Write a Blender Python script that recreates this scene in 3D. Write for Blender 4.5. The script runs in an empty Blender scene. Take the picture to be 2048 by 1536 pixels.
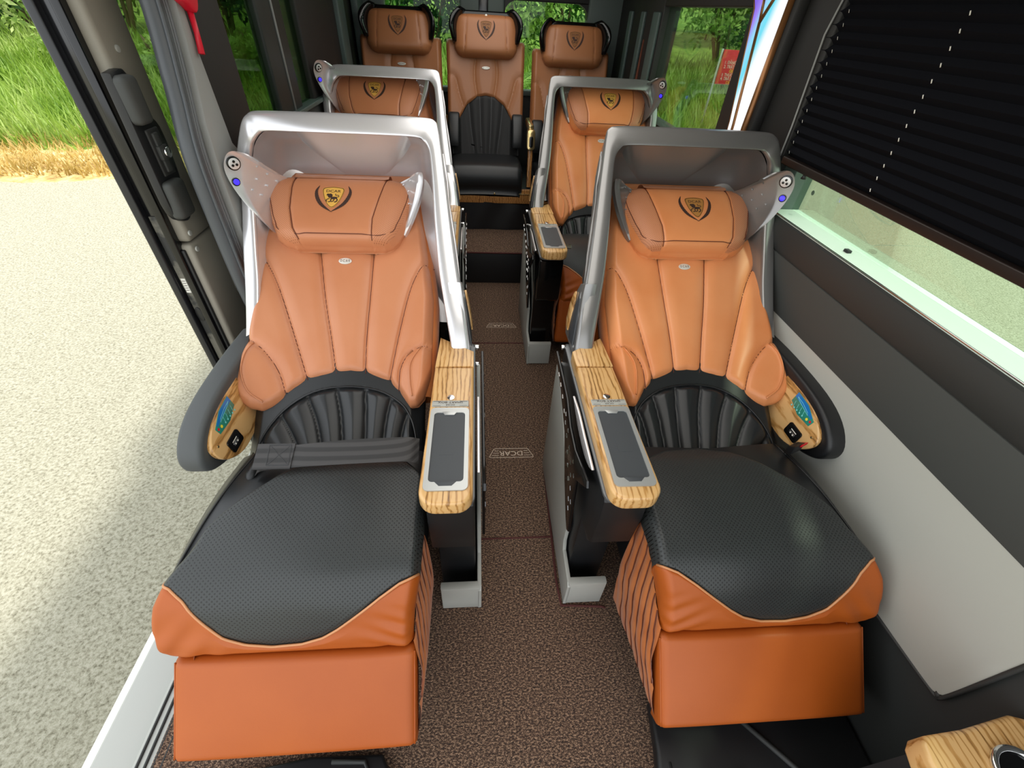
import bpy, bmesh, math, random
import numpy as np
from mathutils import Vector, Matrix
random.seed(7); np.random.seed(7)
SC = bpy.context.scene
COL = SC.collection

# ---------------------------------------------------------------- camera
FPX, PITCH, YAW, ROLL = 865.04, .7151, .1037, .0631
CAM = Vector((-.1541, -1.6257, 1.6176))
fw = Vector((math.sin(YAW)*math.cos(PITCH), math.cos(YAW)*math.cos(PITCH), -math.sin(PITCH)))
rt0 = Vector((math.cos(YAW), -math.sin(YAW), 0)); up0 = rt0.cross(fw)
rt = rt0*math.cos(ROLL) + up0*math.sin(ROLL); up = up0*math.cos(ROLL) - rt0*math.sin(ROLL)
cd = bpy.data.cameras.new('camera'); cam = bpy.data.objects.new('camera', cd); COL.objects.link(cam)
cd.sensor_width = 36; cd.lens = FPX/2048*36; cd.clip_start = .02; cd.clip_end = 300
mw = Matrix((rt, up, -fw)).transposed().to_4x4(); mw.translation = CAM; cam.matrix_world = mw
SC.camera = cam

# ---------------------------------------------------------------- light and exposure
W = bpy.data.worlds.new('world'); SC.world = W; W.use_nodes = True
bg = W.node_tree.nodes['Background']; bg.inputs[0].default_value = (.93, .97, 1, 1); bg.inputs[1].default_value = 2.2
sd = bpy.data.lights.new('sun', 'SUN'); sd.energy = 4.2; sd.angle = math.radians(6); sd.color = (1, .96, .88)
so = bpy.data.objects.new('sun', sd); COL.objects.link(so)
so.rotation_euler = (math.radians(8), math.radians(24), 0)
VS = SC.view_settings; VS.view_transform = 'Standard'; VS.look = 'None'; VS.gamma = 1; VS.use_curve_mapping = False
VS.exposure = 0
ld = bpy.data.lights.new('added_fill_light', 'AREA'); ld.shape = 'RECTANGLE'; ld.size = .9; ld.size_y = 3.8; ld.energy = 24; ld.color = (1, .97, .92)  # unseen fill light added below the ceiling to brighten the cabin
lo = bpy.data.objects.new('added_fill_light', ld); COL.objects.link(lo); lo.location = (0, .4, 1.90)

# ---------------------------------------------------------------- materials
def srgb(c):
    if isinstance(c, str):
        c = [int(c[i:i+2], 16)/255 for i in (0, 2, 4)]
    return tuple((x/12.92 if x <= .04045 else ((x+.055)/1.055)**2.4) for x in c) + (1,)
class MT:
    def __init__(s, name):
        s.m = bpy.data.materials.new(name); s.m.use_nodes = True; s.t = s.m.node_tree; s.b = s.t.nodes['Principled BSDF']
        s.x = -400
    def n(s, typ, **kw):
        nd = s.t.nodes.new(typ)
        for k, v in kw.items():
            if k.startswith('i_'): nd.inputs[k[2:].replace('_', ' ')].default_value = v
            else: setattr(nd, k, v)
        return nd
    def l(s, a, b): s.t.links.new(a, b)
def ramp(m, fac, stops):
    r = m.n('ShaderNodeValToRGB'); m.l(fac, r.inputs[0])
    e = r.color_ramp.elements
    while len(e) < len(stops): e.new(.5)
    for el, (p, c) in zip(e, stops): el.position = p; el.color = srgb(c) if not (isinstance(c, tuple) and len(c) == 4) else c
    return r.outputs[0]
def coords(m, kind='Object', scale=(1, 1, 1), rot=(0, 0, 0)):
    tc = m.n('ShaderNodeTexCoord'); mp = m.n('ShaderNodeMapping'); mp.inputs['Scale'].default_value = scale; mp.inputs['Rotation'].default_value = rot
    m.l(tc.outputs[kind], mp.inputs[0]); return mp.outputs[0]
def bump(m, fac, strength, dist=.002):
    b = m.n('ShaderNodeBump'); b.inputs['Strength'].default_value = strength; b.inputs['Distance'].default_value = dist
    m.l(fac, b.inputs['Height']); m.l(b.outputs[0], m.b.inputs['Normal'])
def P(name, col, rough=.5, metal=0, spec=.5, noise=None, bmp=None, coat=0, emit=None, sheen=0):
    m = MT(name); m.b.inputs['Base Color'].default_value = srgb(col); m.b.inputs['Roughness'].default_value = rough
    m.b.inputs['Metallic'].default_value = metal; m.b.inputs['Specular IOR Level'].default_value = spec
    m.b.inputs['Coat Weight'].default_value = coat; m.b.inputs['Coat Roughness'].default_value = .1
    if sheen: m.b.inputs['Sheen Weight'].default_value = sheen
    if emit:
        m.b.inputs['Emission Color'].default_value = srgb(emit[0]); m.b.inputs['Emission Strength'].default_value = emit[1]
    if noise:
        sc, c2, lo_, hi = noise
        nz = m.n('ShaderNodeTexNoise'); nz.inputs['Scale'].default_value = sc; nz.inputs['Detail'].default_value = 6
        m.l(coords(m), nz.inputs[0]); m.l(ramp(m, nz.outputs[0], [(lo_, col), (hi, c2)]), m.b.inputs['Base Color'])
    if bmp:
        nz = m.n('ShaderNodeTexNoise'); nz.inputs['Scale'].default_value = bmp[0]; nz.inputs['Detail'].default_value = 4
        m.l(coords(m), nz.inputs[0]); bump(m, nz.outputs[0], bmp[1], bmp[2] if len(bmp) > 2 else .001)
    return m.m
def perf(name, col, dot, pitch, r, rough, strength=.6, light=False):
    m = MT(name); m.b.inputs['Roughness'].default_value = rough; m.b.inputs['Specular IOR Level'].default_value = .5
    v = coords(m, 'UV', (1/pitch, 1/pitch, 1), (0, 0, math.radians(45)))
    vo = m.n('ShaderNodeTexVoronoi', voronoi_dimensions='2D'); vo.inputs['Randomness'].default_value = 0; vo.inputs['Scale'].default_value = 1
    m.l(v, vo.inputs[0]); k = ramp(m, vo.outputs['Distance'], [(r, (0, 0, 0, 1)), (r+.1, (1, 1, 1, 1))])
    mx = m.n('ShaderNodeMix', data_type='RGBA'); m.l(k, mx.inputs[0]); mx.inputs[6].default_value = srgb(dot); mx.inputs[7].default_value = srgb(col)
    m.l(mx.outputs[2], m.b.inputs['Base Color']); bump(m, k, strength, .0012); return m.m
def wood(name, c1, c2, c3, sx=55, rough=.3):
    m = MT(name); m.b.inputs['Roughness'].default_value = rough; m.b.inputs['Coat Weight'].default_value = .3; m.b.inputs['Coat Roughness'].default_value = .2
    w = m.n('ShaderNodeTexWave', bands_direction='X'); w.inputs['Scale'].default_value = 14; w.inputs['Distortion'].default_value = 9
    w.inputs['Detail'].default_value = 4; w.inputs['Detail Scale'].default_value = 1.4; w.inputs['Detail Roughness'].default_value = .6
    m.l(coords(m, 'Object', (1.5, .22, 1.0)), w.inputs[0])
    nz = m.n('ShaderNodeTexNoise'); nz.inputs['Scale'].default_value = 1; nz.inputs['Detail'].default_value = 5; m.l(coords(m, 'Object', (300, 12, 120)), nz.inputs[0])
    n3 = m.n('ShaderNodeTexNoise'); n3.inputs['Scale'].default_value = 1; n3.inputs['Detail'].default_value = 2; m.l(coords(m, 'Object', (34, 3, 12)), n3.inputs[0])
    mx = m.n('ShaderNodeMix', data_type='FLOAT'); mx.inputs[0].default_value = .42; m.l(w.outputs['Fac'], mx.inputs[2]); m.l(nz.outputs[0], mx.inputs[3])
    m3 = m.n('ShaderNodeMix', data_type='FLOAT'); m3.inputs[0].default_value = .3; m.l(mx.outputs[0], m3.inputs[2]); m.l(n3.outputs[0], m3.inputs[3])
    m.l(ramp(m, m3.outputs[0], [(.22, c3), (.34, c2), (.50, c1), (.75, c1)]), m.b.inputs['Base Color']); return m.m
def glassm(name, col, gl=.08):
    m = MT(name); m.t.nodes.remove(m.b); o = m.t.nodes['Material Output']
    tr = m.n('ShaderNodeBsdfTransparent'); tr.inputs[0].default_value = srgb(col); g = m.n('ShaderNodeBsdfGlossy'); g.inputs['Roughness'].default_value = .02
    f = m.n('ShaderNodeFresnel'); f.inputs[0].default_value = 1.4
    ad = m.n('ShaderNodeMath', operation='MULTIPLY'); ad.inputs[1].default_value = gl*10; m.l(f.outputs[0], ad.inputs[0])
    mx = m.n('ShaderNodeMixShader'); m.l(ad.outputs[0], mx.inputs[0]); m.l(tr.outputs[0], mx.inputs[1]); m.l(g.outputs[0], mx.inputs[2]); m.l(mx.outputs[0], o.inputs[0]); return m.m
def leafm(name, c1, c2, c3, sc=3):
    m = MT(name); m.b.inputs['Roughness'].default_value = .5
    nz = m.n('ShaderNodeTexNoise'); nz.inputs['Scale'].default_value = sc; nz.inputs['Detail'].default_value = 8; m.l(coords(m), nz.inputs[0])
    c = ramp(m, nz.outputs[0], [(.32, c1), (.5, c2), (.68, c3)]); m.l(c, m.b.inputs['Base Color'])
    tl = m.n('ShaderNodeBsdfTranslucent'); m.l(c, tl.inputs[0]); mx = m.n('ShaderNodeMixShader'); mx.inputs[0].default_value = .45
    m.l(m.b.outputs[0], mx.inputs[1]); m.l(tl.outputs[0], mx.inputs[2]); m.l(mx.outputs[0], m.t.nodes['Material Output'].inputs[0]); return m.m

TAN = P('tan_leather', 'C6835C', .40, bmp=(420, .12), noise=(3, 'BF7A52', .4, .65))
TAN2 = P('tan_leather_lightened', 'E09460', .38, bmp=(420, .12), noise=(3, 'D6844E', .4, .65))  # same tan leather, colour lightened to make up for weak light on right-hand seats
TANP = perf('perforated_tan_leather', 'C28059', '965A3A', .0052, .16, .5, .35)
BURNT = P('burnt_orange_leather', 'AC5414', .5, bmp=(420, .15), noise=(3, 'A54E10', .4, .65))
SUEDE = P('orange_suede', 'B86A30', .8, noise=(12, 'AA5A20', .35, .65), sheen=.2)
SEAM = P('dark_brown_seam', '5E2A18', .6)
TPIPE = P('tan_piping', 'C98A5C', .4)
BLK = P('black_leather', '1D1F21', .38, bmp=(380, .1))
BLKP = perf('perforated_black_leather', '2E3131', '101112', .0080, .17, .40, .5)
BPIPE = P('black_piping', '17181A', .3)
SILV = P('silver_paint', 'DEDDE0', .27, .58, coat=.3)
SILD = P('silver_paint_shaded', '8E8D8C', .28, .6, coat=.3)  # same silver, darkened in colour for right-hand shells far from the door light
GREYB = P('light_grey_plastic', 'A9AAA4', .38)
TRAYM = P('satin_aluminium', 'B8BAB8', .3, .5)
PAD = P('dark_grey_rubber', '3C4044', .5, bmp=(200, .1))
GLOSSB = P('gloss_black_plastic', '0B0B0C', .13)
MATB = P('matt_black_plastic', '17181A', .42)
DARKG = P('dark_grey_trim', '2E2F2E', .6, bmp=(300, .1))
MIDG = P('charcoal_trim', '3E403E', .65, bmp=(300, .12))
LG = P('light_grey_trim', 'A9A9A1', .6, bmp=(400, .06))
WARMG = P('warm_grey_trim', '8C877B', .6, bmp=(300, .15))
PILG = P('pillar_grey_trim', '8B8D8B', .6, bmp=(300, .12))
GREENG = P('pale_sill_plastic', 'E6F4EA', .45)
WOOD = wood('pale_zebra_wood', 'D9AE74', 'C08E50', '6E4A24')
WOODD = wood('warm_zebra_wood', 'B5814A', '8A5A2C', '4A2C14')
CHROME = P('chrome', 'E6E6E6', .12, 1)
GOLDM = P('champagne_gold', 'D9C08A', .2, .9)
LENS = P('silvered_lamp_lens', 'DCDCDC', .3, .3)
BADGE = P('pale_badge', 'E4E4DC', .3, .2)
BLUEL = P('blue_lamp_lens', '2A1FD0', .2, emit=('3A2CFF', 1.6))
WHITEM = P('white_print', 'E8E6DC', .5)
GOLD = P('gold_embroidery', 'E2AE4E', .55)
GOLD2 = P('bronze_embroidery', 'B07A3C', .55)
DBR = P('dark_brown_embroidery', '3A241C', .7)
BROWNT = P('brown_thread', '5A3A10', .7)
BUTTON = P('red_button', 'D8182C', .35)
REDP = P('red_plastic', 'D01830', .4)
BELT = MT('belt_webbing'); BELT.b.inputs['Base Color'].default_value = srgb('2B2A2A'); BELT.b.inputs['Roughness'].default_value = .6
_w = BELT.n('ShaderNodeTexWave', bands_direction='Z'); _w.inputs['Scale'].default_value = 28; BELT.l(coords(BELT), _w.inputs[0])
BELT.l(ramp(BELT, _w.outputs[1], [(.3, '242323'), (.7, '3A3838')]), BELT.b.inputs['Base Color']); bump(BELT, _w.outputs[1], .3); BELT = BELT.m
GREENS = P('teal_touch_panel', '2E8A78', .15, coat=.5)
BLUES = P('blue_touch_panel', '1F78C4', .15, coat=.5)
CYANP = P('cyan_print', '7FE0E0', .4)
YEL = P('yellow_print', 'E8E040', .4)
RUB = P('grey_rubber_seal', '4C5054', .4)
# carpet
def carpet():
    m = MT('brown_carpet'); m.b.inputs['Roughness'].default_value = .95
    nz = m.n('ShaderNodeTexNoise'); nz.inputs['Scale'].default_value = 130; nz.inputs['Detail'].default_value = 3; m.l(coords(m, 'Object', (1, 1.6, 1)), nz.inputs[0])
    n2 = m.n('ShaderNodeTexNoise'); n2.inputs['Scale'].default_value = 330; n2.inputs['Detail'].default_value = 2; m.l(coords(m, 'Object', (1.7, 1, 1)), n2.inputs[0])
    mx = m.n('ShaderNodeMix', data_type='FLOAT'); mx.inputs[0].default_value = .5; m.l(nz.outputs[0], mx.inputs[2]); m.l(n2.outputs[0], mx.inputs[3])
    m.l(ramp(m, mx.outputs[0], [(.38, '1A110D'), (.5, '4E382B'), (.6, 'AA8A70')]), m.b.inputs['Base Color']); bump(m, mx.outputs[0], 1, .006); return m.m
CARPET = carpet()
def groundm(name, stops, sc, bs=.5):
    m = MT(name); m.b.inputs['Roughness'].default_value = .9
    nz = m.n('ShaderNodeTexNoise'); nz.inputs['Scale'].default_value = sc; nz.inputs['Detail'].default_value = 9; nz.inputs['Roughness'].default_value = .75; m.l(coords(m), nz.inputs[0])
    m.l(ramp(m, nz.outputs[0], stops), m.b.inputs['Base Color']); bump(m, nz.outputs[0], bs, .03); return m.m
GRAVEL = groundm('pale_asphalt', [(.36, '726E5A'), (.47, 'A19D88'), (.6, 'BBB7A4')], 60, .6)
GBANK = groundm('grassy_earth', [(.35, '4A6A1E'), (.55, '86A23A'), (.7, '9DAA58')], 4)
DRYM = groundm('dry_grass_dirt', [(.35, '8A6A38'), (.5, 'C0A468'), (.65, 'D8CCA0')], 3)
L1M = leafm('bright_leaves', '4C7024', '94B452', 'CCD890')
L2M = leafm('mid_leaves', '1F4416', '3F7A2C', '7FA84C')
L3M = leafm('deep_leaves', '12301A', '24502A', '4C7A40')
L4M = leafm('grass_blades', '5E8426', '92B046', 'C2D080', 1.2)
L5M = leafm('dry_blades', '9A8040', 'C8AC64', 'E0D09A', 1.2)
BARK = P('bark', '6A5A44', .9)
CLEAR = glassm('clear_tinted_glass', 'DEEBDE', .05)
TINT = glassm('dark_tinted_glass', 'B4C2AC', .012)
REARG = glassm('rear_glass', 'DCEBDC', .05)

# ---------------------------------------------------------------- builders
def tag(o, label=None, cat=None, group=None, kind=None):
    for k, v in (('label', label), ('category', cat), ('group', group), ('kind', kind)):
        if v: o[k] = v
    return o
def empty(name, loc, **kw):
    o = bpy.data.objects.new(name, None); COL.objects.link(o); o.location = loc; o.empty_display_size = .1
    return tag(o, **kw)
class S:
    """frame: seat coordinates (right-hand seat) -> local coordinates of root; m=-1 mirrors"""
    def __init__(s, root=None, m=1, dx=0, dy=0, dz=0):
        s.root = root; s.m = m; s.d = (dx, dy, dz); s.o = tuple(root.location) if root else (0, 0, 0)
    def mesh(s, name, V, F, mat, parent='root', smooth=True, uv=None, auto=None, label=None):
        me = bpy.data.meshes.new(name)
        V = [(s.m*v[0]+s.m*s.d[0]-s.o[0], v[1]+s.d[1]-s.o[1], v[2]+s.d[2]-s.o[2]) for v in V]
        if s.m < 0: F = [tuple(reversed(f)) for f in F]
        me.from_pydata(V, [], F); me.materials.append(mat)
        if smooth: me.polygons.foreach_set('use_smooth', [True]*len(me.polygons))
        if uv is not None:
            ul = me.uv_layers.new(name='UV'); vi = np.zeros(len(me.loops), dtype=np.int32); me.loops.foreach_get('vertex_index', vi)
            ul.data.foreach_set('uv', np.asarray(uv, dtype=np.float32)[vi].ravel())
        me.update()
        o = bpy.data.objects.new(name, me); COL.objects.link(o)
        p = s.root if parent == 'root' else parent
        if p is not None: o.parent = p
        if p is None: o.location = (0, 0, 0)
        if auto: me.set_sharp_from_angle(angle=math.radians(auto))
        if label: o['label'] = label
        return o
    def bm(s, name, b, mat, parent='root', smooth=True, auto=35, label=None):
        b.verts.ensure_lookup_table(); b.verts.index_update()
        V = [tuple(v.co) for v in b.verts]; F = [tuple(v.index for v in f.verts) for f in b.faces]; b.free()
        return s.mesh(name, V, F, mat, parent, smooth, auto=auto, label=label)
    def box(s, name, x0, x1, y0, y1, z0, z1, mat, bev=.004, parent='root', seg=3, label=None):
        b = bmesh.new(); bmesh.ops.create_cube(b, size=1)
        for v in b.verts: v.co = Vector(((x0+x1)/2+v.co.x*(x1-x0), (y0+y1)/2+v.co.y*(y1-y0), (z0+z1)/2+v.co.z*(z1-z0)))
        if bev: bmesh.ops.bevel(b, geom=list(b.edges), offset=bev, segments=seg, profile=.5, affect='EDGES')
        return s.bm(name, b, mat, parent, label=label)
    def prism(s, name, poly, fn, a0, a1, mat, bev=0, parent='root', seg=2, label=None, ret=False):
        """poly in 2D; fn(u,v,a)->xyz"""
        b = bmesh.new(); n = len(poly)
        A = [b.verts.new(fn(u, v, a0)) for u, v in poly]; B = [b.verts.new(fn(u, v, a1)) for u, v in poly]
        fa = b.faces.new(A); fb = b.faces.new(list(reversed(B)))
        for i in range(n): b.faces.new((A[i], B[i], B[(i+1) % n], A[(i+1) % n]))
        bmesh.ops.recalc_face_normals(b, faces=b.faces)
        if bev:
            es = list(fa.edges)+list(fb.edges); bmesh.ops.bevel(b, geom=es, offset=bev, segments=seg, profile=.5, affect='EDGES')
        bmesh.ops.triangulate(b, faces=[f for f in b.faces if len(f.verts) > 4])
        if ret: return b
        return s.bm(name, b, mat, parent, label=label)
    def tube(s, name, pts, r, mat, parent='root', seg=8, closed=False, label=None, ret=False, sy=1):
        V, F = tube_geo(pts, r, seg, closed, sy)
        if ret: return V, F
        return s.mesh(name, V, F, mat, parent, label=label)
    def grid(s, name, Pg, mat, parent='root', rings=None, nrm=None, uv=None, label=None):
        V, F, UV = grid_geo(Pg, rings, nrm, uv)
        return s.mesh(name, V, F, mat, parent, uv=UV, label=label)
def tube_geo(pts, r, seg=8, closed=False, sy=1):
    pts = [Vector(p) for p in pts]; n = len(pts); V = []; F = []
    rr = r if isinstance(r, (list, tuple)) else [r]*n
    t0 = (pts[1]-pts[0]).normalized(); a = t0.orthogonal().normalized()
    for i, p in enumerate(pts):
        if closed: t = (pts[(i+1) % n]-pts[i-1]).normalized()
        else: t = (pts[min(i+1, n-1)]-pts[max(i-1, 0)]).normalized()
        a = (a-t*a.dot(t)).normalized(); b = t.cross(a)
        for k in range(seg):
            th = 2*math.pi*k/seg; V.append(tuple(p+(a*math.cos(th)+b*math.sin(th)*sy)*rr[i]))
    for i in range(n if closed else n-1):
        j = (i+1) % n
        for k in range(seg): F.append((i*seg+k, i*seg+(k+1) % seg, j*seg+(k+1) % seg, j*seg+k))
    if not closed:
        F.append(tuple(range(seg-1, -1, -1))); F.append(tuple((n-1)*seg+k for k in range(seg)))
    return V, F
def grid_geo(Pg, rings=None, nrm=None, uv=None):
    Pg = np.asarray(Pg, float); nv, nu = Pg.shape[:2]; V = Pg.reshape(-1, 3).tolist(); F = []
    UV = list(np.asarray(uv, float).reshape(-1, 2).tolist()) if uv is not None else None
    for j in range(nv-1):
        for i in range(nu-1): a = j*nu+i; F.append((a, a+1, a+nu+1, a+nu))
    if rings:
        loop = [(0, i) for i in range(nu)]+[(j, nu-1) for j in range(1, nv)]+[(nv-1, i) for i in range(nu-2, -1, -1)]+[(j, 0) for j in range(nv-2, 0, -1)]
        N = np.asarray(nrm, float)
        base = [j*nu+i for j, i in loop]; B = np.array([Pg[j, i] for j, i in loop]); cc = Pg.reshape(-1, 3).mean(0)
        I = np.array([Pg[min(max(j, 2), nv-3), min(max(i, 2), nu-3)] for j, i in loop])
        O = B-I; O -= np.outer(O@N, N); O /= (np.linalg.norm(O, axis=1)[:, None]+1e-9)
        prev = base; m = len(loop)
        for out, dn in rings:
            R = B+O*out-N*dn; st = len(V); V += R.tolist()
            if UV is not None: UV += [UV[b] for b in base]
            cur = list(range(st, st+m))
            for k in range(m): k2 = (k+1) % m; F.append((prev[k2], prev[k], cur[k], cur[k2]))
            prev = cur
        F.append(tuple(prev))
    return V, F, UV
def join(parts):
    V = []; F = []
    for v, f in parts:
        o = len(V); V += list(v); F += [tuple(i+o for i in q) for q in f]
    return V, F
def interp(tab, x): return np.interp(x, [a for a, b in tab], [b for a, b in tab])
def dist_poly(X, Y, pl):
    d = np.full(X.shape, 9.)
    for (a, b), (c, e) in zip(pl[:-1], pl[1:]):
        dx, dy = c-a, e-b; t = np.clip(((X-a)*dx+(Y-b)*dy)/(dx*dx+dy*dy), 0, 1); d = np.minimum(d, np.hypot(X-a-t*dx, Y-b-t*dy))
    return d
def smoothpl(pl, k=6):
    """Catmull-Rom"""
    p = [np.array(q, float) for q in pl]; p = [2*p[0]-p[1]]+p+[2*p[-1]-p[-2]]; out = []
    for i in range(1, len(p)-2):
        for j in range(k):
            t = j/k; a, b, c, d = p[i-1:i+3]
            out.append(tuple(.5*((2*b)+(-a+c)*t+(2*a-5*b+4*c-d)*t*t+(-a+3*b-3*c+d)*t**3)))
    out.append(tuple(p[-2])); return out
def rrect(x0, x1, y0, y1, r, k=5):
    o = []
    for cx, cy, a in ((x1-r, y1-r, 0), (x0+r, y1-r, 90), (x0+r, y0+r, 180), (x1-r, y0+r, 270)):
        for i in range(k+1): t = math.radians(a+90*i/k); o.append((cx+r*math.cos(t), cy+r*math.sin(t)))
    return o
def circ(cx, cy, r, k=20, ry=None): return [(cx+r*math.cos(2*math.pi*i/k), cy+(ry or r)*math.sin(2*math.pi*i/k)) for i in range(k)]
_txt = {}
def text_geo(s, size, extr=0):
    k = (s, size)
    if k not in _txt:
        c = bpy.data.curves.new('t', 'FONT'); c.body = s; c.size = size; c.align_x = 'CENTER'; c.align_y = 'CENTER'; c.resolution_u = 3
        o = bpy.data.objects.new('t', c); COL.objects.link(o); dg = bpy.context.evaluated_depsgraph_get(); dg.update()
        me = bpy.data.meshes.new_from_object(o.evaluated_get(dg)); V = [(v.co.x, v.co.y) for v in me.vertices]; F = [tuple(p.vertices) for p in me.polygons]
        bpy.data.objects.remove(o); bpy.data.curves.remove(c); bpy.data.meshes.remove(me); _txt[k] = (V, F)
    return _txt[k]
def stroke(pl, w):
    V = []; F = []; n = len(pl); ws = w if isinstance(w, list) else [w]*n
    for i, (x, y) in enumerate(pl):
        a = pl[max(i-1, 0)]; b = pl[min(i+1, n-1)]; dx, dy = b[0]-a[0], b[1]-a[1]; L = math.hypot(dx, dy) or 1
        nx, ny = -dy/L*ws[i]/2, dx/L*ws[i]/2; V += [(x+nx, y+ny), (x-nx, y-ny)]
    F = [(2*i, 2*i+1, 2*i+3, 2*i+2) for i in range(n-1)]; return V, F
def fan(poly):
    cx = sum(p[0] for p in poly)/len(poly); cy = sum(p[1] for p in poly)/len(poly); n = len(poly)
    return [(cx, cy)]+list(poly), [(0, 1+i, 1+(i+1) % n) for i in range(n)]

# emblem artwork (2D, metres, centred; u right, v up)
SHIELD = smoothpl([(0, .047), (.020, .045), (.037, .038), (.034, .012), (.024, -.018), (.010, -.040), (0, -.047)], 5)
SHIELD = SHIELD+[(-x, y) for x, y in reversed(SHIELD[1:-1])]
def lion():
    g = [fan([(x*1.0, y) for x, y in circ(-.009, .006, .0085, 10, .010)]), fan([(-.006, .0), (.004, .002), (.014, .001), (.016, -.006), (.006, -.009), (-.006, -.010)]),
         fan(circ(-.017, .011, .0045, 8)), fan(circ(-.0195, .0085, .0025, 6))]
    for pl, w in (([(-.010, -.006), (-.018, -.010), (-.022, -.017), (-.017, -.019)], .0035), ([(-.006, -.008), (-.005, -.017), (-.010, -.021), (-.014, -.021)], .0038),
                  ([(.006, -.008), (.004, -.016), (-.001, -.020), (-.004, -.020)], .0035), ([(.013, -.005), (.017, -.013), (.012, -.021), (.007, -.021)], .0042),
                  ([(.014, 0), (.021, .003), (.018, .009), (.010, .008), (.009, .015)], .0026)):
        g.append(stroke(smoothpl(pl, 3), w))
    return join(g)
LION = lion()
def laurel(sg):
    pl = smoothpl([(.050, .052), (.0585, .028), (.054, .0), (.040, -.028), (.020, -.048), (-.004, -.066)], 6); n = len(pl)
    ws = [.001+.0125*math.sin(math.pi*min(1, (i/(n-1))*1.04))**.8*(.86+.14*(i % 2)) for i in range(n)]
    V, F = stroke(pl, ws); return [(sg*x, y) for x, y in V], F
def ring2(poly, w):
    n = len(poly); cx = 0; V = list(poly)+[(x*(1-w/.037), y*(1-w/.047)) for x, y in poly]
    return V, [(i, (i+1) % n, n+(i+1) % n, n+i) for i in range(n)]
def emblem(fr, parent, fn, gold, scale=1):
    def put(name, g, mat, off, lab=None):
        V, F = g; fr.mesh(name, [fn(fr.m*u*scale, v*scale, off) for u, v in V], F, mat, parent, smooth=False, label=lab)
    put('emblem_shield', fan(SHIELD), gold, .0012, 'shield emblem embroidered in gold thread')
    put('emblem_outline', ring2([(x*.97, y*.97) for x, y in SHIELD], .0022), BROWNT, .0018)
    put('emblem_lion', LION, DBR, .0020, 'dark walking lion inside the shield')
    V, F = text_geo('DCAR', .0165); put('emblem_lettering', ([(x*1.15, y+.0265) for x, y in V], F), DBR, .0020)
    put('emblem_laurel', join([laurel(1), laurel(-1)]), DBR, .0012, 'pair of dark laurel branches')

# ---------------------------------------------------------------- reclining captain seat
EL = [(-.12, .335), (-.08, .322), (-.03, .312), (.05, .310), (.28, .310), (.42, .328), (.55, .345), (.70, .375), (.82, .39)]
ER = [(-.12, .885), (-.08, .905), (-.03, .922), (.05, .916), (.11, .905), (.31, .913), (.53, .918), (.70, .912), (.82, .90)]
ARCH = [(.310, .01), (.318, -.03), (.330, -.075), (.348, -.103), (.370, -.108), (.40, -.066), (.44, -.024), (.48, -.008), (.52, .004), (.57, .012), (.614, .004), (.66, -.004), (.70, -.018), (.74, -.044), (.772, -.078), (.80, -.10), (.823, -.112), (.86, -.105), (.885, -.090), (.910, -.050), (.922, 0)]
SEAMS = [[(.31, .42), (.345, .415), (.385, .325), (.415, .165), (.440, -.022)], [(.524, .5), (.525, .3), (.526, .13), (.521, .005)],
         [(.716, .5), (.678, .29), (.641, .128), (.614, .005)], [(.915, .435), (.893, .425), (.838, .33), (.767, .155), (.702, -.016)]]
EARS = [[(.905, .118), (.87, .102), (.828, .061), (.790, .005), (.763, -.062)], [(.31, .095), (.347, .088), (.384, .066), (.407, .015), (.409, -.060)]]
EARP = [[(.872, .100), (.888, .05), (.886, -.01), (.860, -.065), (.815, -.098)], [(.342, .085), (.372, .03), (.372, -.03), (.362, -.085)]]
PROF = [(-.70, .555), (-.74, .590), (-.80, .610), (-.85, .620), (-.95, .622), (-1.05, .610), (-1.12, .585), (-1.17, .540), (-1.205, .480), (-1.225, .430), (-1.236, .405)]

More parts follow.
